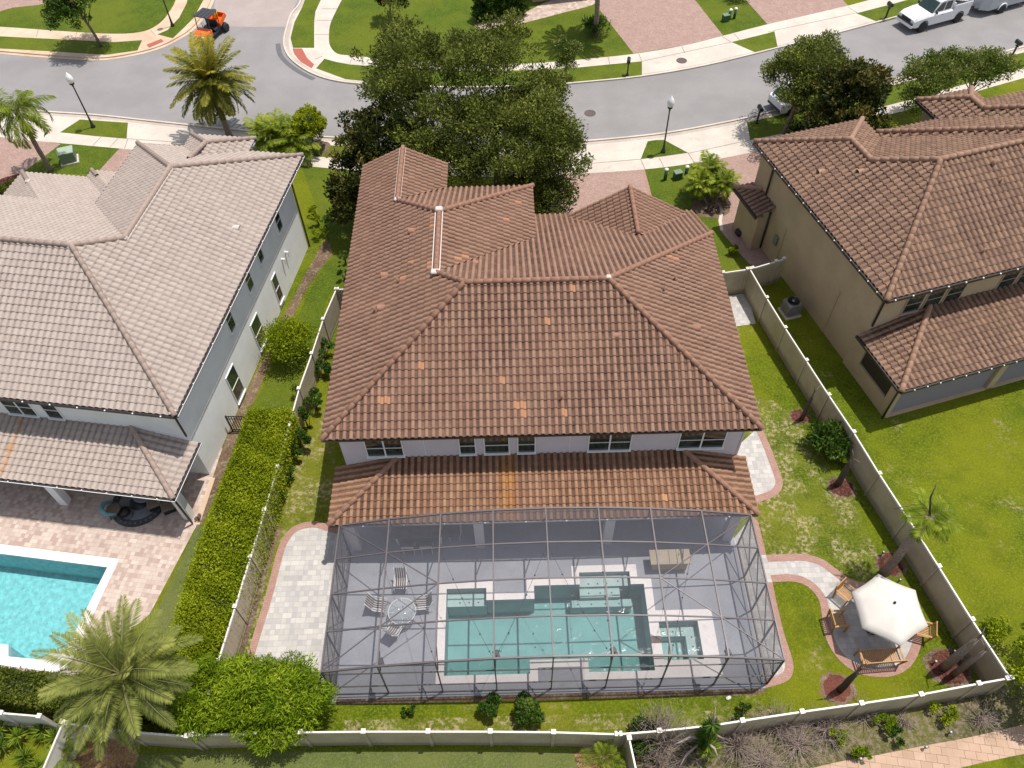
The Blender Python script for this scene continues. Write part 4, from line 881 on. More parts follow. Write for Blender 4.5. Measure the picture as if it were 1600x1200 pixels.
# ================================================================ fences
def fence(pts, label, name='vinyl_fence', h=1.83, group='beige vinyl fences between the gardens', mat='fence'):
    """pts: post feet in world x,y"""
    P = [Vector((p[0], p[1], 0)) for p in pts]; c = P[0]
    t = empty(name, (c.x, c.y, 0), 0, label, 'fence', group)
    for i, p in enumerate(P):
        a = P[max(i-1, 0)]; b = P[min(i+1, len(P)-1)]; rz = math.atan2((b-a).y, (b-a).x); q = p-c
        m = MB(); m.box((q.x, q.y, h/2+.02), (.13, .13, h+.04), rz); m.box((q.x, q.y, h+.06), (.17, .17, .05), rz, m=1); m.box((q.x, q.y, h+.10), (.12, .12, .05), rz, m=1, taper=.4)
        m.build('post', [M[mat], M['fence_cap']], t)
    for a, b in zip(P, P[1:]):
        d = (b-a); L = d.length; dn = d.normalized(); rz = math.atan2(d.y, d.x); mid = (a+b)/2-c
        m = MB(); n = max(2, int(L/.2)); w_ = (L-.13)/n
        for k in range(n):
            q = a-c+dn*(.065+w_*(k+.5)); m.box((q.x, q.y, h/2), (w_-.008, .028, h-.16), rz)
        m.box((mid.x, mid.y, h/2), (L-.13, .018, h-.2), rz); m.box((mid.x, mid.y, .09), (L-.12, .055, .14), rz)
        m.box((mid.x, mid.y, h-.06), (L-.12, .06, .10), rz, m=1)
        m.build('panel', [M[mat], M['fence_cap']], t)
    return t
def posts(pl, z=1.83): return [g(a, b, z).to_2d() for a, b in pl]
def spaced(a, b, step=2.42):
    a, b = Vector(a[:2]), Vector(b[:2]); n = max(1, round((b-a).length/step)); return [a+(b-a)*k/n for k in range(n+1)]
fR = posts([(1172, 420), (1198, 465), (1227, 512), (1260, 563), (1295, 617), (1334, 675), (1374, 740), (1419, 809), (1467, 885), (1519, 968), (1579, 1059)])
fence(fR, 'long beige vinyl fence between the garden and the tan house on the right')
fence(posts([(1130, 426), (1168, 420.5)]), 'short beige vinyl fence closing the side passage of the middle house')
fence(posts([(1176, 419), (1213, 408), (1225, 404)]), 'short beige vinyl fence touching the wall of the tan house near its air conditioner')
fence([(-9.41, 30.9), (-9.84, 28.7), (-10.12, 26.35), (-10.44, 24.1), (-10.60, 21.9), (-10.78, 19.6), (-10.98, 17.4), (-11.2, 15.2), (-11.42, 13.0), (-11.65, 10.8), (-11.72, 9.6)], 'beige vinyl fence between the white house and the middle house, partly behind the hedge')
fence([(-9.33, 30.9), (-7.5, 30.95)], 'short beige vinyl fence joining the left wall of the middle house')
bl = posts([(300, 1148), (384, 1146), (470, 1144), (568, 1143), (669, 1143), (766, 1143), (865, 1144), (964, 1147)])
fence(bl, 'beige vinyl fence along the back garden, straight along the bottom edge')
fence([bl[-1]+Vector((.1, .0))]+posts([(1030, 1142), (1115, 1133), (1160, 1126), (1253, 1112), (1346, 1099), (1439, 1085), (1529, 1068), (1574, 1060)]), 'beige vinyl fence slanting up to the corner beyond the umbrella patio')
fence(posts([(983, 1153), (999, 1225), (1016, 1300)]), 'beige vinyl fence running off the bottom edge beside the scrub')
fence(posts([(-60, 1108), (2, 1114), (62, 1119)]), 'white vinyl fence at the left edge between clipped hedge and yuccas', mat='fence_cap')
fence(posts([(98, 1128), (58, 1222), (20, 1300)]), 'white vinyl fence running off the bottom left corner beside the yuccas', mat='fence_cap')
fence(posts([(104, 1130), (200, 1143), (292, 1150)]), 'vinyl fence half hidden under the large date palm', mat='fence')
# iron gate by the white house
a_, b_ = g(352, 650, 1.3), g(384, 650, 1.3); a_.z = b_.z = 0
gt = empty('iron_gate', (a_.x, a_.y, 0), 0, 'black iron railing gate between the white house and the clipped hedge', 'gate')
m = MB(); d_ = b_-a_
for k in range(9): q = d_*k/8; m.bar((q.x, q.y, 0), (q.x, q.y, 1.3), .03 if k not in (0, 8) else .07)
m.bar((0, 0, 1.25), (d_.x, d_.y, 1.25), .04); m.bar((0, 0, .15), (d_.x, d_.y, .15), .04); m.bar((0, 0, 1.05), (d_.x, d_.y, 1.05), .03); m.build('railing', M['black'], gt)
# ================================================================ screen enclosure
CX0, CX1, CY0, CY1, CE, CR_ = -7.37, 9.85, 9.98, 16.04, 2.74, 1.02
def za(x): u = (x-CX0)/(CX1-CX0); return CE+CR_*(1-(2*u-1)**2)
XS = [CX0+(CX1-CX0)*k/8 for k in range(9)]; YS = [CY0+(CY1-CY0)*k/4 for k in range(5)]
cg = empty('pool_enclosure', (0, 0, 0), 0, 'bronze framed insect screen enclosure with arched roof over the pool', 'pool enclosure')
def frame_bar(nm, pts, wd=.055, h=.09, k=.78):
    m = MB()
    for p, q in zip(pts, pts[1:]): m.bar(p, q, wd*k, h*k)
    m.build(nm, M['frame_alu'], cg)
for i, x in enumerate(XS): frame_bar('roof_beam', [(x, CY0, za(x)), (x, CY1, za(x))], .07, .12)
for j, y in enumerate(YS): frame_bar('purlin', [(x, y, za(x)+.003) for x in XS], .065 if j not in (0, 4) else .085, .07 if j not in (0, 4) else .12)
def zb(i, j): return Vector((XS[i], YS[j], za(XS[i])+.02))
for seq in ([(0, 4), (1, 3), (2, 2), (1, 1), (0, 0)], [(8, 4), (7, 3), (6, 2), (7, 1), (8, 0)]):
    pp_ = [zb(*q) for q in seq]
    frame_bar('roof_brace', pp_[:3], .045, .05); frame_bar('roof_brace', pp_[2:], .045, .05)
for i, x in enumerate(XS):
    frame_bar('post', [(x, CY0, 0), (x, CY0, za(x)-.04)], .055, .09)
    if i in (0, 8): continue
    frame_bar('post', [(x, CY1+.02, 2.78), (x, CY1+.02, za(x)-.05)], .05, .05)
    frame_bar('knee_brace', [(x+.02, CY1-.05, 2.65), (x+.02, CY1-.65, za(x)-.1)], .05, .05)
    frame_bar('knee_brace', [(x+.02, CY0+.05, 2.55), (x+.02, CY0+.6, za(x)-.1)], .05, .05)
for X in (CX0, CX1):
    for j, y in enumerate(YS):
        if j: frame_bar('post', [(X, y, 0), (X, y, CE-.05)], .09, .055)
    frame_bar('wall_rail', [(X, CY0+.05, .95), (X, CY1-.05, .95)], .05, .05); frame_bar('wall_rail', [(X, CY0, .06), (X, CY1, .06)], .06, .1)
    for j in range(4): frame_bar('wall_brace', [(X, YS[j+1]-.05, CE-.1), (X, YS[j]+.05, 1.0)], .05, .04)
for z in (2.42, .95, .06): frame_bar('wall_rail', [(CX0+.05, CY0, z), (CX1-.05, CY0, z)], .05, .05 if z > .5 else .1)
m = MB(); vs = []; n = 17
for k in range(n):
    x = CX0+(CX1-CX0)*k/(n-1); u = za(XS[min(7, int(k/2))])+(za(XS[min(8, int(k/2)+1)])-za(XS[min(7, int(k/2))]))*(.5 if k % 2 else 0) if k < n-1 else za(XS[8])
    vs += [(x, CY0, u), (x, CY1, u)]
m.add(vs, [(2*k, 2*k+2, 2*k+3, 2*k+1) for k in range(n-1)]); m.build('roof_screen', M['screen'], cg)
def quad(nm, pts, mt): m = MB(); m.add(pts, [tuple(range(len(pts)))]); m.build(nm, M[mt], cg, normals=False)
quad('wall_screen', [(CX0, CY0, 0), (CX0, CY1, 0), (CX0, CY1, CE), (CX0, CY0, CE)], 'screen_side')
quad('wall_screen', [(CX1, CY0, 0), (CX1, CY1, 0), (CX1, CY1, CE), (CX1, CY0, CE)], 'screen_side')
quad('wall_screen', [(CX0, CY0, 0), (CX1, CY0, 0)]+[(x, CY0, za(x)) for x in XS[::-1]], 'screen_side')
quad('riser_screen', [(CX0, CY1, 2.8), (CX1, CY1, 2.8)]+[(x, CY1, za(x)) for x in XS[::-1]], 'screen_side')
gl_ = MB()
gl_.bar((CX0, CY1+.0, 2.70), (CX1, CY1+.0, 2.70), .1, .08); gl_.build('gutter', M['gutter_metal'], cg)
for k in range(10):
    gl_ = MB(); gl_.box((CX0+1+k*1.7, CY1-.06, 2.76), (.06, .05, .05)); gl_.build('gutter_bracket', M['white'], cg)
for (a, b), lab in (((603, 1037), 'leftmost'), ((778, 1030), 'second from the left'), ((955, 1024), 'second from the right'), ((1130, 1030), 'rightmost')):
    p = g(a, b, 3.35); p = Vector((min(XS, key=lambda q: abs(q-p.x))+.12, CY0+.12, 0)); z = za(p.x)-.12
    t = empty('floodlight', (p.x, p.y, z), math.radians(20), 'black floodlight under the front beam of the screen enclosure, '+lab, 'floodlight', 'floodlights on the screen enclosure')
    m = MB(); m.box((0, .12, -.12), (.22, .30, .10), bev=.02); m.build('head', M['black'], t); m = MB(); m.bar((0, 0, .08), (0, .08, -.1), .04); m.build('bracket', M['black'], t)
sl_ends = [((2, 0), (1, 4)), ((3, 0), (2, 3)), ((3, 0), (4, 3)), ((5, 0), (4, 3)), ((5, 0), (5, 4)), ((6, 0), (7, 4))]
for i, ((a, b), (c, d)) in enumerate(sl_ends):
    p, q = zb(a, b)-Vector((0, 0, .12)), zb(c, d)-Vector((0, 0, .12)); t = empty('string_lights', tuple(p), 0, None, 'string lights', 'string lights under the screen roof')
    t['label'] = ['string of black bulbs under the screen roof, running %s' % w_ for w_ in ('left above the patio chairs', 'from the third beam to the left', 'from the third beam to the right', 'over the pool steps to the left', 'straight over the pool steps', 'right toward the stone counter')][i]
    pts_ = [Vector((0, 0, 0))+(q-p)*s_ - Vector((0, 0, .5*4*s_*(1-s_))) for s_ in [k/12 for k in range(13)]]
    m = MB(); m.tube(pts_, .007, 4); m.build('cable', M['black'], t)
    for k in range(1, 12, 2):
        m = MB(); m.lathe(tuple(pts_[k]), [(.0, -.11), (.035, -.08), (.03, -.03), (.015, 0)], 6); m.build('bulb', M['black'], t)
# ================================================================ foliage
def leaf_obj(name, C, D, W, L, Wd, R, mat, parent=None):
    """leaves: centre, long direction, width direction, length, width, tone"""
    n = len(C); D = D/np.maximum(np.linalg.norm(D, axis=1, keepdims=True), 1e-6); W = W-D*np.sum(W*D, axis=1, keepdims=True); W /= np.maximum(np.linalg.norm(W, axis=1, keepdims=True), 1e-6)
    L = np.broadcast_to(L, n)[:, None]; Wd = np.broadcast_to(Wd, n)[:, None]
    V = np.stack([C-D*L/2, C+W*Wd/2-D*L*.05, C+D*L/2, C-W*Wd/2-D*L*.05], axis=1).reshape(-1, 3)
    me = bpy.data.meshes.new(name); me.vertices.add(4*n); me.vertices.foreach_set('co', V.ravel().astype(np.float32))
    me.loops.add(4*n); me.polygons.add(n); me.loops.foreach_set('vertex_index', np.arange(4*n, dtype=np.int32)); me.polygons.foreach_set('loop_start', np.arange(0, 4*n, 4, dtype=np.int32))
    me.update(calc_edges=True); me.materials.append(mat)
    a = me.attributes.new('rnd', 'FLOAT', 'FACE'); a.data.foreach_set('value', np.clip(R, 0, 1).astype(np.float32))
    o = bpy.data.objects.new(name, me); COL.objects.link(o); o.parent = parent; return o
def rdir(n): v = RNG.normal(size=(n, 3)); return v/np.linalg.norm(v, axis=1, keepdims=True)
def crown_arrays(blobs, nclump, per, rc, ls, aspect=.5, out=.5, upb=.35, hollow=.45):
    Cs = []; Ds = []; Ws = []; Rs = []; cl = []
    vol = np.array([b[3]*b[4]*b[5] for b in blobs]); vol = vol**.75/np.sum(vol**.75)
    for b, f in zip(blobs, vol):
        k = max(3, int(nclump*f)); d = rdir(k); d[:, 2] = np.where(d[:, 2] < -.45, -d[:, 2]*.5, d[:, 2]); r = (hollow+(1-hollow)*RNG.random(k)**.6)[:, None]
        c = np.array(b[:3])+d*r*np.array(b[3:6])*(1+RNG.normal(size=(k, 1))*.10)
        for q, dd in zip(c, d):
            rr_ = rc*RNG.uniform(.6, 1.35); m = max(8, int(per*(rr_/rc)**2)); e = rdir(m); e[:, 2] *= .75
            s_ = RNG.random((m, 1))**.45; p = q+e*s_*rr_
            tone = np.clip(.38+RNG.normal()*.24+.20*dd[2], .0, .92)
            Cs.append(p); Ds.append(e*out+dd*.4+rdir(m)*.8+np.array([0, 0, upb])); Ws.append(rdir(m)+np.array([0, 0, .0])); Rs.append(tone+RNG.normal(size=m)*.16); cl.append(q)
    return np.concatenate(Cs), np.concatenate(Ds), np.concatenate(Ws), np.concatenate(Rs), cl
def tree(name, label, base, blobs, nclump, per, ls, mat, rc=.6, trunk=.16, cat='tree', group=None, aspect=.5, bark='bark', limbs=12, hollow=.45, fork=.35):
    bx, by = base; t = empty(name, (bx, by, 0), 0, label, cat, group)
    bl_ = [(b[0]-bx, b[1]-by)+tuple(b[2:]) for b in blobs]
    C, D, W, R, cl = crown_arrays(bl_, nclump, per, rc, ls, hollow=hollow)
    sz = ls*RNG.uniform(.7, 1.35, len(C)); leaf_obj('crown', C, D, W, sz, sz*aspect, R, M[mat], t)
    m = MB(); zc = np.mean([b[2] for b in bl_]); cx_ = np.mean([b[0] for b in bl_]); cy_ = np.mean([b[1] for b in bl_]); hf = zc*fork
    tp = [(0, 0, -.05), (cx_*.08, cy_*.08, hf*.5), (cx_*.25, cy_*.25, hf), (cx_*.6, cy_*.6, zc*.8), (cx_, cy_, zc)]
    m.tube(tp, [trunk*1.25, trunk, trunk*.9, trunk*.55, trunk*.25], 8)
    for k in range(limbs):
        q = cl[RNG.integers(len(cl))]; s0 = Vector(tp[2]).lerp(Vector(tp[3]), RNG.random()); e = Vector(q); mid = s0.lerp(e, .5)+Vector((0, 0, .15))
        m.tube([s0, mid, e], [trunk*.42, trunk*.25, trunk*.08], 5)
    m.build('trunk', M[bark], t); return t
def bush(name, label, c, r, n, ls, mat, h=None, cat='shrub', group=None, aspect=.5, clumps=None, stems=5):
    """c = foot (x,y); r radius; h height"""
    h = h or r*1.6; t = empty(name, (c[0], c[1], 0), RNG.uniform(0, 6), label, cat, group)
    k = clumps or max(5, int(10*r)); C, D, W, R, cl = crown_arrays([(0, 0, h*.52, r*.8, r*.8, h*.42)], k, max(10, n//k), r*.34, ls, hollow=.35)
    C[:, 2] = np.maximum(C[:, 2], .03); sz = ls*RNG.uniform(.7, 1.3, len(C)); leaf_obj('foliage', C, D, W, sz, sz*aspect, R, M[mat], t)
    m = MB()
    for q in range(stems): e = cl[q % len(cl)]; m.tube([(RNG.normal()*.05, RNG.normal()*.05, 0), (e[0]*.5, e[1]*.5, e[2]*.6), tuple(e)], [.022, .016, .006], 5)
    m.build('stem', M['bark'], t); return t
def hedge(name, label, poly, h, dens, ls, mat, cat='hedge', cols=None, rough=.10):
    P = [Vector(p[:2]) for p in poly]; c = sum(P, Vector((0, 0)))/len(P); t = empty(name, (c.x, c.y, 0), 0, label, cat); P = [p-c for p in P]
    ar = abs(sum(P[i].cross(P[(i+1) % len(P)]) for i in range(len(P))))/2; xs = [p.x for p in P]; ys = [p.y for p in P]
    def inside(x, y):
        r = False; j = len(P)-1
        for i in range(len(P)):
            if (P[i].y > y) != (P[j].y > y) and x < (P[j].x-P[i].x)*(y-P[i].y)/(P[j].y-P[i].y)+P[i].x: r = not r
            j = i
        return r
    C = []; Nn = []
    while len(C) < ar*dens:
        x, y = RNG.uniform(min(xs), max(xs)), RNG.uniform(min(ys), max(ys))
        if inside(x, y): C.append((x, y, h+RNG.normal()*rough*.8+rough*(.6*math.sin(x*3+1)*math.cos(y*2.3)+.5*math.sin(y*5.1+x*2)))); Nn.append((0, 0, 1))
    for i in range(len(P)):
        a, b = P[i], P[(i+1) % len(P)]; L = (b-a).length; nn = Vector(((b-a).y, -(b-a).x)).normalized()
        if inside((a+b).x/2+nn.x*.05, (a+b).y/2+nn.y*.05): nn = -nn
        for k in range(int(L*h*dens*.8)):
            s_ = RNG.random(); z = RNG.random()*h; q = a.lerp(b, s_)+nn*(RNG.normal()*rough*.6+.02); C.append((q.x, q.y, z)); Nn.append((nn.x, nn.y, .3))
    C = np.array(C); Nn = np.array(Nn, float); n = len(C)
    D = Nn*.8+rdir(n)*.9; tone = .5+.25*np.sin(C[:, 0]*2.1+C[:, 1]*1.3)*np.sin(C[:, 1]*1.9)+RNG.normal(size=n)*.2
    sz = ls*RNG.uniform(.7, 1.3, n); leaf_obj('foliage', C, D, rdir(n), sz, sz*.5, tone, M[mat], t)
    m = MB(); Q = [p*(1-.14/max(.3, p.length)) for p in P]; m.prism([(p.x, p.y) for p in Q], .0, h-.10); m.build('dark_core', M['hedge_core'], t); return t
M['hedge_core'] = simple('hedge_core', (.012, .020, .005, 1), .95, var=.5, scale=10)  # near-black solid filler inside foliage; shade behind the leaves is in its colour
def palm(name, label, base, top, nf, fl_, mat, trunk=.18, e0=75, e1=-25, droop=75, lf=.42, npair=26, lw=.045, group=None, cat='palm tree', curve=1.0, dead=0, bark='palm_bark', vdroop=.5, boot=True):
    bx, by = base; t = empty(name, (bx, by, 0), 0, label, cat, group); T = Vector(top)-Vector((bx, by, 0))
    Cs = []; Ds = []; Ws = []; Ls = []; Rs = []; rm = MB()
    for i in range(nf):
        az = i*2.39996+RNG.normal()*.12; e = math.radians(e0+(e1-e0)*(i/max(1, nf-1))**.8+RNG.normal()*5); L = fl_*RNG.uniform(.85, 1.08)*(.75 if i < 4 else 1); p = T.copy(); seg = 14; tw = RNG.normal()*.25
        dr = math.radians(droop)*RNG.uniform(.8, 1.2)*(.5+.5*i/nf); pts_ = [p.copy()]; dirs = []
        for k in range(seg):
            ee = e-dr*((k+1)/seg)**1.3*curve; d = Vector((math.cos(ee)*math.cos(az+tw*k/seg), math.cos(ee)*math.sin(az+tw*k/seg), math.sin(ee))); p = p+d*L/seg; pts_.append(p.copy()); dirs.append(d)
        rm.tube(pts_[::2], [.028*fl_/2.6*(1-.8*k/7) for k in range(len(pts_[::2]))], 4, caps=False)
        tone = np.clip(.55-.35*i/nf+RNG.normal()*.12, .05, .9) if RNG.random() > dead else .97
        for k in range(npair):
            f = .12+.88*(k+.5)/npair; idx = min(seg-1, int(f*seg)); q = pts_[idx].lerp(pts_[idx+1], f*seg-idx); d = dirs[idx]; side = d.cross(Vector((0, 0, 1)))
            if side.length < .1: side = Vector((math.sin(az), -math.cos(az), 0))
            side.normalize(); ll_ = lf*(math.sin(math.pi*min(1, f*.86+.1))**.6)*RNG.uniform(.85, 1.1)
            for s_ in (-1, 1):
                dd = (side*s_*.95+d*(.45+.5*f)+Vector((0, 0, -vdroop*RNG.uniform(.3, 1.1)))).normalized(); Cs.append(q+dd*ll_/2); Ds.append(dd); Ws.append(d+Vector(rdir(1)[0])*.3); Ls.append(ll_); Rs.append(tone+RNG.normal()*.10+(.15 if f > .7 else 0))
    leaf_obj('fronds', np.array([tuple(v) for v in Cs]), np.array([tuple(v) for v in Ds]), np.array([tuple(v) for v in Ws]), np.array(Ls), lw, np.array(Rs), M[mat], t)
    rm.build('frond_ribs', M['rib'], t)
    m = MB(); n = 12; hh = T.length; tp = [T*(k/n)+Vector((math.sin(k*.9)*.015, math.cos(k*.8)*.015, 0)) for k in range(n+1)]
    rad = [trunk*(1.25 if k == 0 else (1+.05*((-1)**k)))*(1-.22*k/n) for k in range(n+1)]
    if boot: rad[-1] *= 1.5; rad[-2] *= 1.3
    m.tube(tp, rad, 10); m.build('trunk', M[bark], t); return t
M['rib'] = simple('frond_rib', (.20, .20, .07, 1), .7, var=.2)
def G2(px, py, z=0): q = g(px, py, z); return (q.x, q.y)
gO = 'street trees behind the middle house'
tree('oak_tree', 'tall airy live oak behind the house roof, leftmost of the dense oak group', (-4.2, 41.5), [(-5.2, 42.4, 7.6, 3.1, 2.8, 2.3), (-6.4, 46.8, 7.4, 1.1, 1.5, 2.2), (-3.9, 40.0, 5.6, 2.9, 2.2, 2.1), (-6.2, 44.0, 5.2, 2.3, 2.3, 1.8), (-3.6, 37.8, 4.6, 2.3, 1.4, 1.6), (-5.0, 40.5, 3.6, 2.4, 1.8, 1.4), (-7.4, 46.0, 4.4, 1.4, 1.5, 1.4)], 320, 120, .19, 'oak', .64, .24, group=gO, aspect=.4)
tree('oak_tree', 'live oak in the middle of the oak group, crown reaching over the street', (-.6, 41.8), [(-.9, 42.4, 7.6, 2.8, 2.4, 2.2), (.2, 46.6, 6.8, 1.6, 1.6, 2.0), (-1.6, 39.4, 6.3, 2.5, 2.1, 1.9), (-1.9, 48.0, 5.8, 1.7, 1.7, 1.6), (2.2, 43.8, 5.2, 1.9, 1.8, 1.6), (-.8, 38.6, 3.4, 2.4, 1.5, 1.5), (-1.0, 42.0, 4.2, 2.6, 2.0, 1.5)], 320, 120, .19, 'oak', .62, .22, group=gO, aspect=.4)
tree('oak_tree', 'live oak of the group nearest the driveway, brushing the front roof edge', (1.3, 39.0), [(1.1, 38.8, 6.0, 3.1, 2.4, 2.2), (2.9, 37.8, 4.9, 1.8, 1.7, 1.6), (.0, 36.4, 5.4, 2.4, 1.3, 1.6), (1.2, 41.9, 5.2, 2.8, 1.9, 1.8), (2.9, 40.4, 4.0, 1.6, 1.6, 1.5), (2.7, 36.6, 3.2, 1.4, 1.3, 1.3), (1.2, 36.2, 2.8, 2.2, 1.2, 1.4), (2.2, 38.8, 3.0, 2.2, 1.8, 1.5)], 340, 120, .19, 'oak', .6, .22, group=gO, aspect=.4)
tree('magnolia_tree', 'dark glossy magnolia left of the oaks at the roof edge of the middle house', (-8.0, 39.3), [(-7.9, 39.7, 5.0, 2.1, 1.9, 1.9), (-8.4, 38.2, 3.4, 2.1, 1.9, 1.9), (-7.2, 41.2, 4.3, 1.9, 1.7, 1.5), (-8.7, 37.0, 2.2, 1.6, 1.4, 1.4), (-9.2, 38.9, 1.8, 1.3, 1.3, 1.2)], 185, 95, .23, 'magnolia', .48, .16, group=gO)
tree('oak_tree', 'feathery olive-green oak by the street beside the white parked car', (18.9, 46.3), [(19.6, 46.4, 4.9, 2.3, 2.1, 1.8), (18.3, 47.0, 4.2, 1.6, 1.6, 1.4), (20.2, 48.4, 4.4, 1.9, 1.7, 1.5), (19.4, 44.6, 3.7, 1.9, 1.6, 1.5), (20.4, 46.0, 3.2, 1.8, 1.8, 1.3)], 250, 115, .18, 'oak', .55, .17, aspect=.4)
tree('magnolia_tree', 'dark glossy magnolia touching the front gable of the tan house', (20.9, 42.6), [(21.2, 43.6, 4.7, 2.0, 1.9, 2.0), (22.6, 45.4, 4.3, 1.5, 1.5, 1.6), (20.5, 41.6, 3.0, 2.1, 1.8, 1.9), (19.2, 42.4, 2.4, 1.6, 1.5, 1.4), (22.6, 42.4, 2.8, 1.5, 1.4, 1.4), (20.2, 44.6, 3.4, 1.8, 1.6, 1.5), (21.4, 42.6, 2.0, 2.0, 1.4, 1.2)], 290, 100, .23, 'magnolia', .48, .16)
tree('crape_myrtle', 'low spreading crape myrtle with pale blossom behind the tan house roof, left one', (28.4, 47.0), [(28.0, 47.6, 3.3, 2.1, 1.8, 1.0), (26.8, 46.0, 2.5, 1.3, 1.3, 1.0), (29.4, 48.4, 3.5, 1.7, 1.5, .9)], 140, 100, .16, 'blossom', .5, .10, limbs=14)
tree('crape_myrtle', 'low spreading crape myrtle with pale blossom beyond the tan house, right one', (31.8, 48.6), [(31.6, 49.0, 3.2, 2.0, 1.6, 1.0), (33.2, 49.6, 2.8, 1.4, 1.3, .9)], 110, 100, .16, 'blossom', .5, .10, limbs=12)
b0 = G2(158, 73)
tree('shade_tree', 'young round-crowned tree on the grass verge at the top left', b0, [(b0[0]-.4, b0[1]+.2, 3.9, 2.3, 2.3, 1.7), (b0[0]-1.0, b0[1]-.8, 3.1, 1.5, 1.5, 1.2)], 130, 95, .20, 'shrub', .5, .11, fork=.5)
b0 = G2(884, 123)
tree('sapling', 'small yellow-green sapling on the verge across the street', b0, [(b0[0], b0[1], 1.3, .7, .7, .9), (b0[0]+.6, b0[1]+.5, 2.1, .55, .5, .5), (b0[0]-.4, b0[1]+.3, 2.5, .35, .35, .6)], 70, 45, .15, 'blossom', .36, .06)
b0 = G2(612, 33)
tree('magnolia_tree', 'small dark conical magnolia on the lawn at the top edge', b0, [(b0[0], b0[1], 1.7, 1.1, 1.1, 1.2), (b0[0], b0[1], 3.0, .8, .8, 1.0)], 50, 60, .25, 'magnolia', .42, .1)
# hedge of upright columns across the street
hx = [G2(750+16*k, 31-2.2*k) for k in range(5)]
for k, q in enumerate(hx):
    t = empty('columnar_shrub', (q[0], q[1], 0), 0, 'dark clipped column shrub beside the flagstone walk across the street', 'shrub', 'columnar shrubs across the street')
    t['label'] = 'dark clipped column shrub by the flagstone walk, %s of five' % ('leftmost', 'second', 'middle', 'fourth', 'rightmost')[k]
    C, D, W, R, cl = crown_arrays([(0, 0, .75, .50, .7, .75), (0, 0, 1.7, .46, .62, .8)], 70, 60, .26, .14, hollow=.6); leaf_obj('foliage', C, D, W, .15, .08, R, M['shrub'], t)
    m = MB(); m.tube([(0, 0, 0), (0, 0, .3), (0, 0, 2.0)], [.3, .36, .2], 8); m.build('dark_core', M['hedge_core'], t)
bush('shrub', 'tiny bright green plant beside the flagstone walk', G2(797, 48), .55, 300, .18, 'shrub', .8)
q = G2(930, 56)
palm('palm_tree', 'tall palm trunk rising out of frame at the top, casting a star-shaped shadow', q, (q[0], q[1], 7.6), 44, 3.0, 'palm_leaf', .2, npair=26, lw=.12, lf=.6)
bush('shrub', 'dark spiky clump round the foot of the tall palm across the street', G2(930, 52), 1.25, 900, .34, 'shrub', 1.2, aspect=.2, clumps=26)
# palms
palm('palm_tree', 'tall slender palm with drooping shaggy fronds at the left edge', (-30.31, 44.48), (-30.31, 44.48, 4.6), 24, 2.5, 'palm_green', .17, e0=70, e1=-10, droop=125, lf=.75, npair=34, lw=.06, vdroop=1.3)
palm('date_palm', 'yellowing date palm with full round crown by the street', (-19.14, 47.93), (-19.14, 47.93, 4.3), 80, 3.1, 'palm_yellow', .22, e0=85, e1=-38, droop=62, lf=.6, npair=42, lw=.07)
palm('date_palm', 'large feathery date palm at the bottom left over the fences', (-13.75, 9.35), (-13.75, 9.35, 5.0), 58, 2.65, 'palm_leaf', .24, e0=80, e1=-28, droop=45, lf=.48, npair=52, lw=.038, dead=.04, vdroop=.3)
t = palm('palm_tree', 'leaning-looking garden palm with a sparse green tuft crossing the right fence', (15.94, 14.54), (15.98, 14.6, 4.9), 15, 1.15, 'palm_green', .19, e0=60, e1=-15, droop=50, lf=.55, npair=18, lw=.045, boot=False)
m = MB(); m.tube([(.05, .1, 4.9), (-.05, .5, 5.6), (-.12, .6, 6.4)], [.05, .035, .01], 6); m.build('spear_leaf', M['palm_dark'], t)
m = MB(); m.tube([(.05, .05, 4.85), (-.5, .5, 5.1), (-1.1, .55, 4.7)], [.03, .03, .015], 6); m.build('dead_frond', M['bark'], t)
gD = 'dying palms in mulch rings along the right fence'
def dead_palm(label, base, h, r, spear, br='palm_dark'):
    t = empty('dying_palm', (base[0], base[1], 0), RNG.uniform(0, 6), label, 'palm tree', gD)
    m = MB(); m.tube([(0, 0, 0), (0, .02, h*.25), (.02, 0, h*.5), (.03, .02, h*.8), (.03, .02, h)], [r*1.1, r, r*.95, r*.7, r*.35], 10); m.build('trunk', M[br], t)
    m = MB(); m.tube([(.03, .02, h), (.06, -.04, h+spear*.5), (.16, -.1, h+spear)], [r*.3, r*.2, .012], 6); m.build('spear_leaf', M['bark'], t)
    m = MB(); m.tube([(.03, .02, h), (-.1, .1, h+spear*.3), (-.3, .2, h+spear*.35)], [r*.2, r*.12, .012], 6); m.build('dead_frond', M['bark'], t); return t
dead_palm('dying palm with bare tapering trunk, thicker one of the pair in the corner mulch ring', (17.05, 10.42), 3.2, .17, .6, 'palm_bark')
dead_palm('dying palm with bare thin trunk nearest the fence corner', (17.35, 10.15), 2.8, .12, .5, 'palm_bark')
dead_palm('dark dying palm in the mulch ring below the umbrella patio', (12.66, 9.66), 2.4, .13, 1.0)
dead_palm('dark dying palm with torn top in the mulch ring beside the large green shrub', (15.12, 19.0), 2.2, .14, .5)
dead_palm('dark dying palm farthest up the right fence, above the large green shrub', (14.35, 22.78), 2.2, .11, .7)
q = G2(1112, 327)
for (a, b, z, lab) in ((1094, 284, 1.5, 'left, yellow-green'), (1131, 284, 1.5, 'right, dark green'), (1108, 262, 1.7, 'rear')):
    tq = g(a, b, z); palm('small_palm', 'small fan-like palm in the bed beside the driveways, '+lab, (q[0]+(tq.x-q[0])*.25, q[1]+(tq.y-q[1])*.25), tuple(tq), 28, 1.15, 'palm_green', .08, e0=80, e1=-30, droop=75, lf=.5, npair=16, lw=.075, group='small palms beside the driveways', cat='palm', boot=False)
bush('shrub', 'brown-green low plants at the foot of the small driveway palms', G2(1115, 328), .85, 450, .16, 'dead', .5)
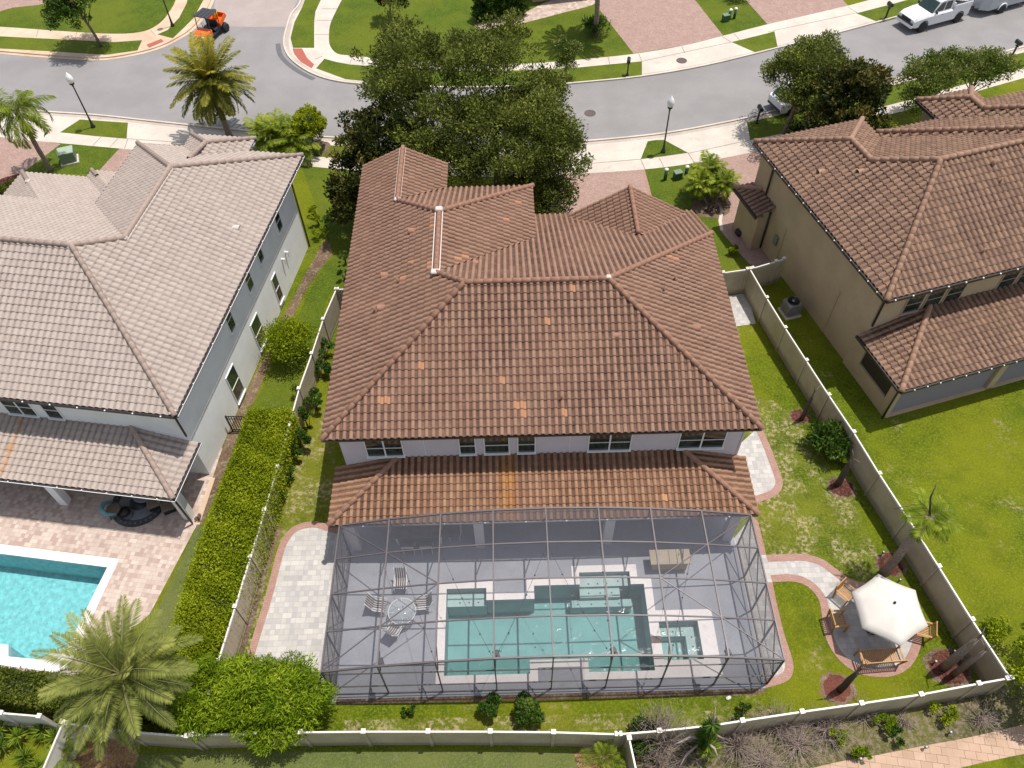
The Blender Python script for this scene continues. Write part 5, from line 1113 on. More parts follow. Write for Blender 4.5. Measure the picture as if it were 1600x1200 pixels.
for k, (a, b, lab) in enumerate(((418, 200, 'left'), (440, 195, 'middle'), (462, 205, 'right'))):
    q = G2(440+(a-440)*.5, 238); tq = g(a, b+16, 1.0); palm('areca_palm', 'bushy bright green areca palm beside the white house roof, '+lab+' stem', q, tuple(tq), 24, 2.1, 'palm_green', .07, e0=85, e1=5, droop=85, lf=.6, npair=22, lw=.08, group='areca palms in front of the white house', cat='palm', boot=False)
q = G2(491, 230); t = empty('topiary', (q[0], q[1], 0), 0, 'green clipped ball topiary on a stem beside the street', 'shrub')
C, D, W, R, cl = crown_arrays([(0, 0, 1.75, 1.0, 1.0, .95)], 170, 75, .22, .12, hollow=.92); leaf_obj('crown', C, D, W, .13, .07, R+.15, M['hedgeleaf'], t)
m = MB(); m.tube([(0, 0, 0), (0, 0, 1.6)], .06, 6); m.build('trunk', M['bark'], t); m = MB(); m.lathe((0, 0, 1.9), [(.0, -.72), (.5, -.6), (.74, 0), (.5, .6), (0, .72)], 12); m.build('dark_core', M['hedge_core'], t)
# garden plants
hedge('clipped_hedge', 'long bright green clipped hedge between the white house and the fence', [(-12.6, 22.6), (-10.58, 22.7), (-10.8, 20.0), (-11.30, 15.6), (-11.98, 10.8), (-13.7, 10.4), (-13.45, 15.0), (-12.75, 20.4)], 2.0, 2300, .10, 'hedgeleaf', rough=.17)
hedge('clipped_hedge', 'dark green clipped hedge behind the fence at the bottom left', [(-23, 11.1), (-17.5, 10.4), (-14.2, 9.9), (-14.0, 9.2), (-17.4, 9.35), (-23, 10.2)], 1.75, 1200, .11, 'darkhedge', rough=.12)
t = empty('bamboo', (-9.8, 9.2, 0), 0, 'bright green clumping bamboo spilling over the back fence', 'bamboo')
C, D, W, R, cl = crown_arrays([(-1.7, .2, 2.2, 1.4, 1.3, 1.2), (-.3, .3, 2.35, 1.3, 1.3, 1.2), (1.0, .2, 2.4, 1.2, 1.1, 1.2), (1.9, .1, 1.9, .8, .95, 1.1), (-2.4, -.3, 1.5, .8, .8, .9), (.6, -.8, 1.6, 1.4, .7, .9)], 420, 95, .36, .2, hollow=.6)
D[:, 2] -= .5; leaf_obj('foliage', C, D, W, .20*RNG.uniform(.7, 1.3, len(C)), .045, R+.08, M['bamboo'], t)
m = MB()
for k in range(40): x, y = RNG.uniform(-2.2, 2.0), RNG.uniform(-.4, .6); m.tube([(x, y, 0), (x*1.05, y*1.3, 1.4), (x*1.15, y*1.8, 2.5)], [.018, .015, .008], 5)
m.build('culms', M['rib'], t)
bush('shrub', 'large yellow-green shrub against the white house wall', G2(458, 560), 1.5, 8000, .12, 'bright', 2.7, clumps=110)
bush('shrub', 'half-bare brownish shrub between the yellow-green shrub and the clipped hedge', G2(468, 625), .55, 420, .12, 'darkhedge', 1.0)
gF = 'climbing shrubs along the inside of the left fence'
for k, (a, b, r) in enumerate(((509, 560, .62), (505, 592, .52), (495, 640, .55), (482, 668, .45), (470, 700, .5), (462, 722, .42), (448, 748, .5), (440, 775, .55), (432, 800, .38))):
    bush('fence_shrub', 'dark green climbing shrub inside the left fence, %s from the top' % ('first', 'second', 'third', 'fourth', 'fifth', 'sixth', 'seventh', 'eighth', 'ninth')[k], G2(a, b), r*1.15, 1100, .12, 'shrub', 1.6 if k < 6 else 1.1, group=gF)
for k, (a, b, r) in enumerate(((494, 336, .45), (498, 352, .5), (502, 371, .6), (511, 358, .35))):
    bush('shrub', 'rounded bright shrub at the corner of the white house, %s' % ('farthest', 'second farthest', 'nearest and largest', 'darkest, on the right')[k], G2(a, b), r, 520, .11, 'bright' if k < 3 else 'shrub', .9, group='shrubs at the corner of the white house')
for k, (a, b, r) in enumerate(((541, 410, .45), (540, 438, .4))):
    bush('shrub', 'dark shrub against the left wall of the middle house, %s' % ('upper', 'lower')[k], G2(a, b), r, 400, .12, 'shrub', 1.1)
bush('shrub', 'smallest lone shrub on the grass behind the screen enclosure', G2(640, 1114), .27, 420, .10, 'shrub', .6)
bush('shrub', 'leafy shrub close behind the screen enclosure, middle one of three', G2(766, 1108), .58, 1500, .12, 'shrub', 1.1)
bush('shrub', 'largest leafy shrub behind the screen enclosure, right one of three', G2(824, 1122), .72, 2200, .12, 'shrub', 1.15)
bush('fern_shrub', 'large dark green feathery shrub against the right fence', G2(1290, 702), 1.12, 4200, .26, 'shrub', 1.6, aspect=.25, clumps=60)
bush('shrub', 'lighter small-leaved shrub just below the large feathery shrub', G2(1308, 722), .6, 900, .10, 'bamboo', .8)
bush('shrub', 'loose yellow-green shrub outside the right fence', G2(1552, 1000), .9, 900, .12, 'bright', .9)
bush('shrub', 'low brown-green plants left of the driveway at the left edge', G2(18, 300), .9, 600, .3, 'darkhedge', .8, aspect=.2)
bush('shrub', 'small bright shrub at the passage beside the tan house', G2(1140, 395), .5, 500, .12, 'bright', .6)
bush('shrub', 'tiny orange-leaved plant at the terrace corner post of the white house', G2(310, 812), .2, 120, .09, 'dead', .3)
bush('shrub', 'round green bush at the top edge right of the wide driveway', G2(1148, 0), 1.1, 900, .15, 'shrub', 1.2)
q = G2(1608, 1098)
tree('shade_tree', 'bright green tree at the right edge beyond the fence corner', q, [(q[0]-.3, q[1]+.2, 2.0, 1.3, 1.4, 1.1), (q[0]+.3, q[1]+1.2, 2.6, 1.4, 1.3, 1.0), (q[0]+.2, q[1]-1.0, 1.7, 1.2, 1.0, .9)], 110, 70, .15, 'bright', .35, .09)
for k, (a, b) in enumerate(((12, 1165), (38, 1150), (75, 1142), (48, 1182), (68, 1200), (10, 1140), (95, 1152))):
    q = G2(a, b+6)
    t = empty('yucca', (q[0], q[1], 0), 0, 'spiky yellow-green yucca in the bottom left corner, %s' % ('leftmost low', 'upper middle', 'upper right', 'lower middle', 'lowest', 'leftmost high', 'rightmost at the fence')[k], 'yucca', 'yuccas in the bottom left corner')
    n = 70; d = rdir(n); d[:, 2] = np.abs(d[:, 2])*.8+.1; d /= np.linalg.norm(d, axis=1, keepdims=True); leaf_obj('leaves', np.array([0, 0, .5])+d*.25, d, rdir(n), .55, .06, RNG.random(n), M['yucca'], t)
    m = MB(); m.tube([(0, 0, 0), (0, 0, .5)], .05, 6); m.build('stem', M['palm_bark'], t)
q = G2(942, 1190); palm('small_palm', 'feathery young palm behind the back fence near the mulch bed', q, (q[0], q[1], .7), 12, 1.0, 'palm_green', .07, e0=80, e1=15, droop=60, lf=.3, npair=18, lw=.03, cat='palm', boot=False)
q = G2(118, 1192); palm('small_palm', 'young green palm between the white fence and the mulch bed', q, (q[0], q[1], .9), 12, .95, 'palm_green', .07, e0=80, e1=15, droop=60, lf=.3, npair=18, lw=.03, cat='palm', boot=False)
# wild strip outside the fence
def bare(label, c, r, h, n=45, mat='deadwood'):
    t = empty('bare_shrub', (c[0], c[1], 0), 0, label, 'shrub', 'leafless grey shrubs outside the back fence'); m = MB()
    for k in range(n):
        d = Vector(rdir(1)[0]); d.z = abs(d.z)*.9+.15; d.normalize(); L = r*RNG.uniform(.6, 1.1); a = Vector((RNG.normal()*.05, RNG.normal()*.05, 0)); b = a+Vector((d.x*L*.5, d.y*L*.5, d.z*h*.55)); e = a+Vector((d.x*L, d.y*L, d.z*h))
        m.tube([a, b, e], [.014, .009, .003], 4, caps=False)
        for s_ in range(3):
            f = b.lerp(e, RNG.random()); d2 = Vector(rdir(1)[0]); d2.z = abs(d2.z)*.4; m.tube([f, f+(d2+d*.7)*L*.35], [.006, .002], 3, caps=False)
    m.build('twigs', M[mat], t); return t
M['deadwood'] = simple('dead_wood', (.34, .265, .23, 1), .9, var=.3, scale=12)
bare('tangled leafless grey shrub left of the spiky green stem', G2(1035, 1165), 1.2, 2.7, 110)
bare('leafless twiggy shrub above the slanting fence corner', G2(1020, 1140), .8, 2.6, 70)
bare('broad leafless grey shrub in the bottom middle right', G2(1245, 1165), 1.2, .9, 85)
bare('leafless grey shrub at the bottom left of the brick path', G2(1190, 1190), 1.0, .9, 60)
bare('star-shaped leafless shrub near the brick path on the right', G2(1530, 1125), .75, .8, 50)
bare('small leafless shrub beside the low green plants', G2(1410, 1130), .55, .6, 36)
bare('leafless brown thicket behind the short fence at the bottom, low one', G2(1030, 1195), 1.1, 1.3, 110)
bare('leafless brown thicket just right of the spiky palm', G2(1150, 1165), 1.0, 1.3, 90)
bare('wide leafless purple-brown thicket below the slanting fence', G2(1290, 1140), 1.0, .9, 90)
bare('leafless purple-brown thicket between the spiky palm and the brick path', G2(1215, 1135), 1.0, 1.0, 90)
bare('low leafless thicket against the slanting fence at its right part', G2(1350, 1120), .8, .7, 60)
bush('weeds', 'dark undergrowth in the corner between the two bottom fences', G2(1010, 1165), .8, 1500, .13, 'shrub', 1.0, cat='weeds')
q = G2(1088, 1172)
t = empty('spiky_palm', (q[0], q[1], 0), 0, 'upright green spiky palm stem with dead brown fronds in the wild strip', 'palm tree')
n = 800; zz = RNG.uniform(1.0, 3.5, n); an = RNG.uniform(0, 6.28, n); d = np.stack([np.cos(an), np.sin(an), np.full(n, .35)], 1); leaf_obj('leaves', np.stack([d[:, 0]*.16, d[:, 1]*.16, zz], 1), d, rdir(n), .44, .05, RNG.random(n)*.9, M['shrub'], t)
n = 160; d = rdir(n); d[:, 2] = np.abs(d[:, 2])*.5; leaf_obj('lower_leaves', np.array([.3, -.1, .8])+d*.3, d, rdir(n), .5, .05, RNG.random(n), M['yucca'], t)
m = MB(); m.tube([(0, 0, 0), (0, 0, 1.2), (.02, .0, 3.6)], [.10, .08, .03], 7); m.build('trunk', M['palm_dark'], t)
for (pp_) in ([(0, 0, 3.4), (-.02, .12, 3.9), (-.08, .25, 4.6)], [(0, 0, 1.6), (-.5, .0, 1.9), (-1.3, -.25, 1.6)], [(0, 0, 1.5), (.35, -.3, 1.5), (.6, -.6, .9)], [(0, 0, 1.3), (-.6, -.4, 1.2), (-1.0, -.9, .5)], [(0, 0, 1.2), (.5, .2, 1.4), (.9, .1, 1.0)]):
    m = MB(); m.tube(pp_, [.035, .05, .012], 5); m.build('dead_frond', M['deadwood'], t)
for k, (a, b, r, mm, lab) in enumerate(((1300, 1160, .5, 'bright', 'bright low weed patch nearest the middle of the wild strip'), (1375, 1135, .5, 'bamboo', 'low green weeds above the dark hollow in the wild strip'), (1470, 1120, .6, 'bright', 'yellow-green weeds in the wild strip below the fence'), (1000, 1180, .6, 'shrub', 'dark green undergrowth behind the short fence at the bottom'), (1148, 1130, .45, 'shrub', 'dark upright weeds growing through the slanting fence'), (1110, 1155, .5, 'bamboo', 'green weeds at the foot of the spiky palm'), (1340, 1180, .4, 'bamboo', 'small weed tuft beside the brick path'), (1395, 1150, .45, 'shrub', 'dark green scrub plant beside the brick path'), (1160, 1108, .3, 'shrub', 'slender dark weed inside the slanting fence'))):
    bush('weeds', lab, G2(a, b), r, 420, .12, mm, .7, cat='weeds')
# ================================================================ street furniture
def lamp(base, label, h=3.9, ang=0):
    t = empty('street_lamp', (base[0], base[1], 0), ang, label, 'street lamp', 'street lamps along the road')
    m = MB(); m.lathe((0, 0, 0), [(.16, 0), (.16, .12), (.10, .25), (.075, .5), (.055, .9), (.045, h-.75), (.07, h-.72), (.05, h-.66)], 12); m.build('pole', M['black'], t)
    m = MB(); m.lathe((0, 0, h-.66), [(.05, 0), (.16, .10), (.17, .16), (.10, .17)], 12); m.build('lamp_holder', M['black'], t)
    m = MB(); m.lathe((0, 0, h-.49), [(.12, 0), (.22, .16), (.23, .34), (.16, .55), (.07, .68), (.02, .78), (0, .80)], 16); m.build('lamp_globe', M['lamp_glass'], t)
    return t
lamp(G2(146, 199), 'black street lamp with white globe on the small verge before the white house', 3.9)
lamp(G2(1036, 238), 'black street lamp with white globe on the triangular grass patch near the middle driveway', 3.9)
lamp(G2(270, 41), 'black street lamp on the curved verge at the top left, globe out of frame', 3.9)
def mailbox(base, label, ang):
    t = empty('mailbox', (base[0], base[1], 0), ang, label, 'mailbox', 'black mailboxes along the street')
    m = MB(); m.box((0, 0, .55), (.10, .10, 1.1)); m.box((0, 0, .06), (.2, .2, .12)); m.box((0, 0, .92), (.34, .07, .06)); m.build('post', M['black'], t)
    m = MB(); n = 8; pr = [(-.13, 0), (.13, 0)]+[(.13*math.cos(math.pi*k/n), .16+.11*math.sin(math.pi*k/n)) for k in range(n+1)]
    m.side(pr, -.27, .27, M=Matrix.Translation((0, 0, 1.08))); m.build('box', M['black'], t)
    return t
mailbox(G2(980, 118), 'black mailbox on the verge across the street opposite the lamp', 1.4)
mailbox(G2(1182, 193), 'black mailbox by the kerb near the white parked car', 1.7)
mailbox(G2(1383, 30), 'black mailbox on the verge behind the white pickup', 1.8)
mailbox(G2(1580, 90), 'black mailbox on the near verge at the right edge', 1.8)
for (a, b, lab) in ((922, 177, 'round iron manhole cover in the street above the oak group'), (1065, 95, 'round iron manhole cover in the pale driveway apron across the street')):
    q = G2(a, b); m = MB(); m.lathe((0, 0, 0), [(.40, 0), (.40, .012), (.34, .016), (.33, .010), (.0, .010)], 24); o = m.build('manhole_cover', M['iron_cover']); o.location = (q[0], q[1], .014); tag(o, lab, 'manhole cover', 'manhole covers')
q = G2(110, 252); t = empty('transformer_box', (q[0], q[1], 0), .35, 'pale green electric transformer box on the front lawn of the white house', 'utility box')
m = MB(); m.box((0, 0, .06), (1.15, 1.0, .12)); m.build('pad', M['concrete'], t)
m = MB(); m.box((0, 0, .47), (.95, .8, .70), bev=.03); m.box((0, -.41, .45), (.02, .02, .6)); m.build('cabinet', M['ubox'], t); m = MB(); m.box((0, 0, .85), (1.0, .86, .08), bev=.03); m.build('lid', simple('utility_lid', lin(190, 210, 185, .6), .5, var=.05), t)
def pedestal(a, b, lab, kind=0):
    q = G2(a, b); t = empty('utility_pedestal', (q[0], q[1], 0), .3, lab, 'utility pedestal', 'utility pedestals on the lawns')
    if kind == 0:
        m = MB(); m.lathe((0, 0, 0), [(.11, 0), (.11, .75)], 10); m.build('tube', M['ubox_dark'], t); m = MB(); m.lathe((0, 0, .75), [(.13, 0), (.13, .1), (.05, .16), (0, .16)], 10); m.build('cap', M['lamp_glass'], t)
    else:
        m = MB(); m.box((0, 0, .25), (.5, .4, .5), bev=.03); m.build('cabinet', M['ubox_dark'], t); m = MB(); m.box((0, 0, .53), (.54, .44, .06), bev=.02); m.build('lid', M['ubox'], t)
pedestal(1039, 281, 'pale topped green utility tube on the lawn, left of three'); pedestal(1058, 279, 'squat dark green utility box between two tubes', 1); pedestal(1071, 277, 'dark green utility tube on the lawn, right of three')
pedestal(1133, 33, 'pale green utility box across the street, left of three', 1); pedestal(1139, 31, 'slim utility tube across the street, middle of three'); pedestal(1147, 29, 'utility tube across the street, right of three')
q = G2(1233, 489); t = empty('air_conditioner', (q[0], q[1], 0), RA, 'grey air conditioner unit beside the wall of the tan house', 'air conditioner')
m = MB(); m.box((0, 0, .05), (.95, .95, .10)); m.build('pad', M['concrete'], t); m = MB(); m.box((0, 0, .52), (.78, .78, .84), bev=.08)
for k in range(9): m.box((0, 0, .2+.075*k), (.80, .80, .02), bev=.02)
m.build('casing', M['gutter_metal'], t); m = MB(); m.lathe((0, 0, .945), [(.33, 0), (.33, .03), (.30, .03), (.30, .004), (0, .004)], 20)
for k in range(6): a = k*math.pi/6; m.bar((-.3*math.cos(a), -.3*math.sin(a), .975), (.3*math.cos(a), .3*math.sin(a), .975), .02)
m.build('fan_grille', M['black'], t); m = MB(); m.lathe((0, 0, .985), [(.1, 0), (0, .01)], 12); m.build('hub', M['steel'], t)
q = G2(1158, 366); t = empty('pool_pump', (q[0], q[1], 0), RA, 'dark pump and pipes on pavers beside the low wing of the tan house', 'pump')
m = MB(); m.box((0, 0, .2), (.7, .45, .35), bev=.05); m.build('casing', M['black'], t); m = MB(); m.lathe((.1, .6, 0), [(.22, 0), (.25, .2), (.22, .6), (0, .72)], 14); m.build('tank', M['lamp_glass'], t)
def hose(a, b, lab):
    pass
for (a, b, lab) in ((1377, 867, 'upper mulch ring'), (1488, 1021, 'corner mulch ring, upper side'), (1458, 1037, 'corner mulch ring, patio side'), (1403, 910, 'umbrella patio, upper edge'), (1443, 1170, 'brick path, left one'), (1481, 1147, 'brick path, right one'), (1341, 1188, 'brick path, lowest one')):
    q = G2(a, b); t = empty('garden_light', (q[0], q[1], 0), 0, 'small black garden spotlight at the '+lab, 'garden light', 'small garden spotlights')
    m = MB(); m.bar((0, 0, 0), (0, 0, .2), .03); m.build('stake', M['black'], t); m = MB(); m.lathe((0, 0, .2), [(.05, 0), (.07, .12), (.065, .12)], 8); m.build('head', M['black'], t); m = MB(); m.lathe((0, 0, .31), [(.06, 0), (0, .02)], 8); m.build('lens', M['lamp_glass'], t)
q = G2(1138, 1091); m = MB(); m.box((0, 0, .05), (.22, .12, .10), .4, bev=.04); o = m.build('white_stone', M['white']); o.location = (q[0], q[1], 0); tag(o, 'small white rock on the grass near the spiky palm', 'stone')
# ================================================================ patio furniture
uc = g(1397, 943, 2.6); t = empty('patio_umbrella', (uc.x, uc.y, 0), 0, 'large cream hexagonal patio umbrella on the round paver patio', 'umbrella')
m = MB(); R6 = []; n = 6; sub_ = 4
cen = (0, 0, 2.66); rim = [Vector((1.47*math.cos(math.radians(30+60*k)), 1.47*math.sin(math.radians(30+60*k)), 2.10)) for k in range(6)]
vs = [cen]; fs = []; RN_ = 5
for k in range(6):
    a, b = rim[k], rim[(k+1) % 6]
    for r_ in range(1, RN_+1):
        for s_ in range(sub_):
            f = s_/sub_; p = a.lerp(b, f); sag = .5*math.sin(math.pi*f); fr_ = r_/RN_; q = Vector(cen).lerp(p, fr_); q.z += .06*math.sin(math.pi*fr_)-.05*sag*fr_; ins = 1-.06*sag*fr_; vs.append((q.x*ins, q.y*ins, q.z))
def ui(k, r_, s_):
    if s_ == sub_: k, s_ = (k+1) % 6, 0
    return 1+k*RN_*sub_+(r_-1)*sub_+s_
for k in range(6):
    for s_ in range(sub_):
        fs.append((0, ui(k, 1, s_), ui(k, 1, s_+1)))
        for r_ in range(1, RN_): fs.append((ui(k, r_, s_), ui(k, r_+1, s_), ui(k, r_+1, s_+1), ui(k, r_, s_+1)))
nv = len(vs); rimv = [(k, s_) for k in range(6) for s_ in range(sub_)]
for k, s_ in rimv: x, y, z = vs[ui(k, RN_, s_)]; vs.append((x*.99, y*.99, z-.14))
for i in range(len(rimv)):
    k, s_ = rimv[i]; j = (i+1) % len(rimv); fs.append((ui(k, RN_, s_), nv+i, nv+j, ui(*((rimv[j][0], RN_, rimv[j][1])))))
m.add(vs, fs, 0, True); m.build('canopy', M['canvas'], t)
m = MB(); m.tube([(0, 0, .05), (0, 0, 2.72)], .025, 8); m.build('pole', M['wood_dark'], t); m = MB(); m.lathe((0, 0, 2.67), [(.05, 0), (.055, .05), (.02, .1), (0, .1)], 10); m.build('finial', M['black'], t)
m = MB(); m.lathe((0, 0, 0.012), [(.28, 0), (.26, .07), (.06, .09), (.05, .25)], 18); m.build('base', M['black'], t)
for k in range(6):
    m = MB(); m.bar((0, 0, 2.60), tuple(rim[k]*.99-Vector((0, 0, .03))), .02); m.build('rib', M['wood'], t)
t = empty('patio_table', (uc.x+.1, uc.y, .012), 0, 'round wooden table hidden under the cream umbrella', 'table')
m = MB(); m.lathe((0, 0, .69), [(.0, .0), (.55, 0), (.55, .035), (.0, .035)], 24); m.build('tabletop', M['wood'], t)
for k in range(4): a = math.pi/4+k*math.pi/2; m = MB(); m.bar((.35*math.cos(a), .35*math.sin(a), 0), (.32*math.cos(a), .32*math.sin(a), .69), .05); m.build('leg', M['wood'], t)
def slat_seat(name, base, rz, wd, label, cat, z0=.012, mat='wood', group=None):
    """y+ is the back side"""
    t = empty(name, (base[0], base[1], z0), rz, label, cat, group); dp = .52
    m = MB(); k = int(wd/.075)
    for i in range(k): m.box((-wd/2+.05+(wd-.1)*i/(k-1), 0, .42), (.045, dp, .022))
    m.box((0, -dp/2, .39), (wd, .04, .06)); m.box((0, dp/2, .39), (wd, .04, .06)); m.build('seat', M[mat], t)
    m = MB(); m.bar((-wd/2, dp/2+.13, .90), (wd/2, dp/2+.13, .90), .035, .07); m.bar((-wd/2, dp/2+.03, .50), (wd/2, dp/2+.03, .50), .03, .05)
    for i in range(k): x = -wd/2+.06+(wd-.12)*i/(k-1); m.bar((x, dp/2+.03, .5), (x, dp/2+.125, .88), .035, .015)
    m.build('backrest', M[mat], t)
    for sx in (-1, 1):
        m = MB(); m.bar((sx*wd/2, -dp/2, 0), (sx*wd/2, -dp/2, .62), .05); m.build('leg', M[mat], t)
        m = MB(); m.bar((sx*wd/2, dp/2, 0), (sx*wd/2, dp/2+.14, .92), .05); m.build('leg', M[mat], t)
        m = MB(); m.box((sx*wd/2, -.0, .64), (.07, dp+.12, .03)); m.build('armrest', M[mat], t)
    return t
c1 = G2(1321, 928, .4); slat_seat('patio_chair', c1, math.radians(38+0), .60, 'slatted wooden armchair at the umbrella patio, the one nearer the path', 'chair', group='wooden patio seats')
c1 = G2(1310, 970, .4); slat_seat('patio_chair', c1, math.radians(92), .66, 'slatted wooden armchair at the umbrella patio, left beside the brick border', 'chair', group='wooden patio seats')
c1 = G2(1374, 1026, .4); slat_seat('garden_bench', c1, math.radians(180+3), 1.62, 'long slatted wooden bench in front of the umbrella', 'bench')
c1 = G2(1440, 985, .4); slat_seat('patio_chair', c1, math.radians(-110), .60, 'slatted wooden armchair mostly hidden under the right side of the umbrella', 'chair', group='wooden patio seats')
# furniture inside the enclosure
tc = g(628, 955, .72); t = empty('glass_table', (tc.x, tc.y, .018), 0, 'round glass garden table with white metal frame among striped chairs', 'table')
kg = N('table_glass'); kg.fin((.55, .6, .62, 1), .08); tpb = kg.n('ShaderNodeBsdfTransparent'); mx = kg.n('ShaderNodeMixShader'); mx.inputs[0].default_value = .35; kg.l(tpb.outputs[0], mx.inputs[1]); kg.l(kg.b.outputs[0], mx.inputs[2]); kg.l(mx.outputs[0], kg.out.inputs[0])
m = MB(); m.lathe((0, 0, .70), [(0, 0), (.56, 0), (.56, .012), (0, .012)], 28); m.build('tabletop', kg.m, t)
m = MB(); m.tube([(.57*math.cos(k*math.pi/14), .57*math.sin(k*math.pi/14), .705) for k in range(29)], .016, 6)
for k in range(4): a = k*math.pi/2+.1; m.bar((.30*math.cos(a), .30*math.sin(a), .69), (.56*math.cos(a), .56*math.sin(a), .69), .022)
m.build('rim', M['white'], t)
for k in range(4): a = k*math.pi/2+.6; m = MB(); m.tube([(.52*math.cos(a), .52*math.sin(a), 0), (.30*math.cos(a), .30*math.sin(a), .35), (.45*math.cos(a), .45*math.sin(a), .70)], .015, 6); m.build('leg', M['white'], t)
M['stripe_dark'] = simple('strap_brown', (.07, .045, .045, 1), .7); M['strap_pale'] = simple('strap_cream', (.52, .49, .48, 1), .7)
def strap_chair(p, rz, lab):
    """y+ is the back"""
    t = empty('strap_chair', (p[0], p[1], .018), rz, lab, 'chair', 'striped strap chairs round the glass table'); w_ = .52
    sp = MB(); sd = MB(); prof = [(-.30, .42), (-.1, .38), (.15, .36), (.24, .42), (.36, .72), (.46, .98)]
    for i in range(11):
        x = -w_/2+.03+(w_-.06)*i/10; mm = sp if i % 2 == 0 else sd
        for a, b in zip(prof, prof[1:]): mm.bar((x, a[0], a[1]), (x, b[0], b[1]), .040, .010)
    sp.build('strap', M['strap_pale'], t); sd.build('strap', M['stripe_dark'], t)
    for sx in (-1, 1):
        m = MB(); m.tube([(sx*w_/2, a, b) for a, b in prof], .016, 6); m.build('side_rail', M['white'], t)
        m = MB(); m.tube([(sx*w_/2, -.28, 0), (sx*w_/2, -.28, .60), (sx*w_/2, .30, .62)], .016, 6); m.build('armrest', M['white'], t)
        m = MB(); m.tube([(sx*w_/2, .05, .36), (sx*w_/2, .38, 0)], .016, 6); m.build('leg', M['white'], t)
strap_chair(G2(626, 912, .4), 0, 'brown and white striped strap chair on the house side of the glass table')
strap_chair(G2(592, 946, .4), math.radians(80), 'brown and white striped strap chair on the left of the glass table')
strap_chair(G2(660, 943, .4), math.radians(-84), 'brown and white striped strap chair on the right of the glass table')
strap_chair(G2(617, 982, .4), math.radians(150), 'brown and white striped strap chair on the near side of the glass table')
t = empty('stone_counter', (6.62, 15.18, .018), 0, 'tan stone counter between the pool steps and the right screen wall', 'counter')
m = MB(); m.box((0, 0, .36), (1.5, .55, .72)); m.build('base', M['wall_right'], t); m = MB(); m.box((0, 0, .75), (1.74, .70, .06), bev=.015); m.build('countertop', M['stone_tan'], t)
m = MB(); m.box((-.05, 0, .783), (.02, .66, .008)); m.build('seam', M['gutter_dark'], t)
m = MB(); m.box((.28, 0, .783), (.02, .66, .008)); m.build('seam', M['gutter_dark'], t)
t = empty('dining_table', (-4.3, 16.85, .018), 0, 'long white framed table in the shade of the rear porch', 'table')
m = MB(); m.box((0, 0, .73), (2.2, .9, .03), bev=.01); m.build('tabletop', M['gutter_metal'], t)
for sx in (-1, 1):
    for sy in (-1, 1): m = MB(); m.bar((sx*.95, sy*.4, 0), (sx*1.0, sy*.4, .72), .05); m.build('leg', M['white'], t)
for k, (x, lab) in enumerate(((-4.75, 'left of the pair in front of the long porch table'), (-3.95, 'right of the pair in front of the long porch table'), (-2.75, 'at the right end of the long porch table'))):
    t = empty('porch_chair', (x, 16.2 if k < 2 else 16.8, .018), 3.14 if k < 2 else -1.5, 'white metal porch chair, '+lab, 'chair', 'white chairs at the porch table')
    m = MB(); m.box((0, 0, .43), (.5, .48, .03), bev=.01); m.build('seat', M['gutter_metal'], t)
    m = MB(); m.tube([(-.25, .24, .43), (-.25, .32, .9), (.25, .32, .9), (.25, .24, .43)], .018, 6); m.bar((-.25, .30, .75), (.25, .30, .75), .02); m.build('backrest', M['white'], t)
    for sx in (-1, 1):
        for sy in (-1, 1): m = MB(); m.bar((sx*.23, sy*.22, 0), (sx*.23, sy*.22, .43), .03); m.build('leg', M['white'], t)
# neighbour's porch furniture
q = G2(218, 785); m = MB(); m.lathe((0, 0, 0), [(1.3, 0), (1.3, .02), (0, .02)], 36); m.lathe((0, 0, .021), [(.95, 0), (.95, .003), (0, .003)], 36, m=1); m.lathe((0, 0, .025), [(.45, 0), (.45, .003), (0, .003)], 30, m=0)
for k in range(30): a = k*math.pi/15; m.box((1.12*math.cos(a), 1.12*math.sin(a), .022), (.07, .07, .006), a, m=1)
o = m.build('round_rug', [M['black'], M['rug']]); o.location = (q[0], q[1], .014); tag(o, 'round black and grey patterned rug under the white house porch', 'rug')
q = G2(225, 770, .4); t = empty('fire_table', (q[0], q[1], .04), 0, 'low round grey table on the patterned rug', 'table'); m = MB(); m.lathe((0, 0, 0), [(.3, 0), (.42, .3), (.55, .36), (.55, .40), (.2, .40), (0, .36)], 24); m.build('bowl', M['rug'], t); m = MB(); m.lathe((0, 0, .401), [(.2, 0), (0, .005)], 16); m.build('burner', M['black'], t)
q = G2(178, 797, .3); t = empty('lounge_chair', (q[0], q[1], .012), LA+2.2, 'dark round lounge chair with teal cushion at the edge of the white house porch', 'chair')
m = MB(); m.lathe((0, 0, .12), [(.28, 0), (.34, .22), (.30, .3), (.0, .26)], 20); m.build('seat', M['cushion'], t); m = MB(); m.tube([(-.38, -.1, .46), (-.32, .28, .62), (0, .40, .72), (.32, .28, .62), (.38, -.1, .46)], [.06, .1, .11, .1, .06], 8); m.build('cushion', M['teal_cushion'], t)
for k in range(4): a = k*math.pi/2+.7; m = MB(); m.bar((.36*math.cos(a), .36*math.sin(a), 0), (.3*math.cos(a), .3*math.sin(a), .2), .03); m.build('leg', M['black'], t)
q = G2(196, 803, .2); t = empty('side_table', (q[0], q[1], .012), 0, 'small dark wire table next to the teal lounge chair', 'table'); m = MB()
m.tube([(.30*math.cos(k*math.pi/10), .30*math.sin(k*math.pi/10), .36) for k in range(21)], .014, 5); m.tube([(.28*math.cos(k*math.pi/10), .28*math.sin(k*math.pi/10), .02) for k in range(21)], .014, 5)
for k in range(6): a = k*math.pi/3; m.bar((.28*math.cos(a), .28*math.sin(a), .02), (.2*math.cos(a+.5), .2*math.sin(a+.5), .36), .015)
m.build('frame', M['black'], t); m = MB(); m.lathe((0, 0, .355), [(.28, 0), (0, .004)], 18); m.build('tabletop', M['gutter_dark'], t)
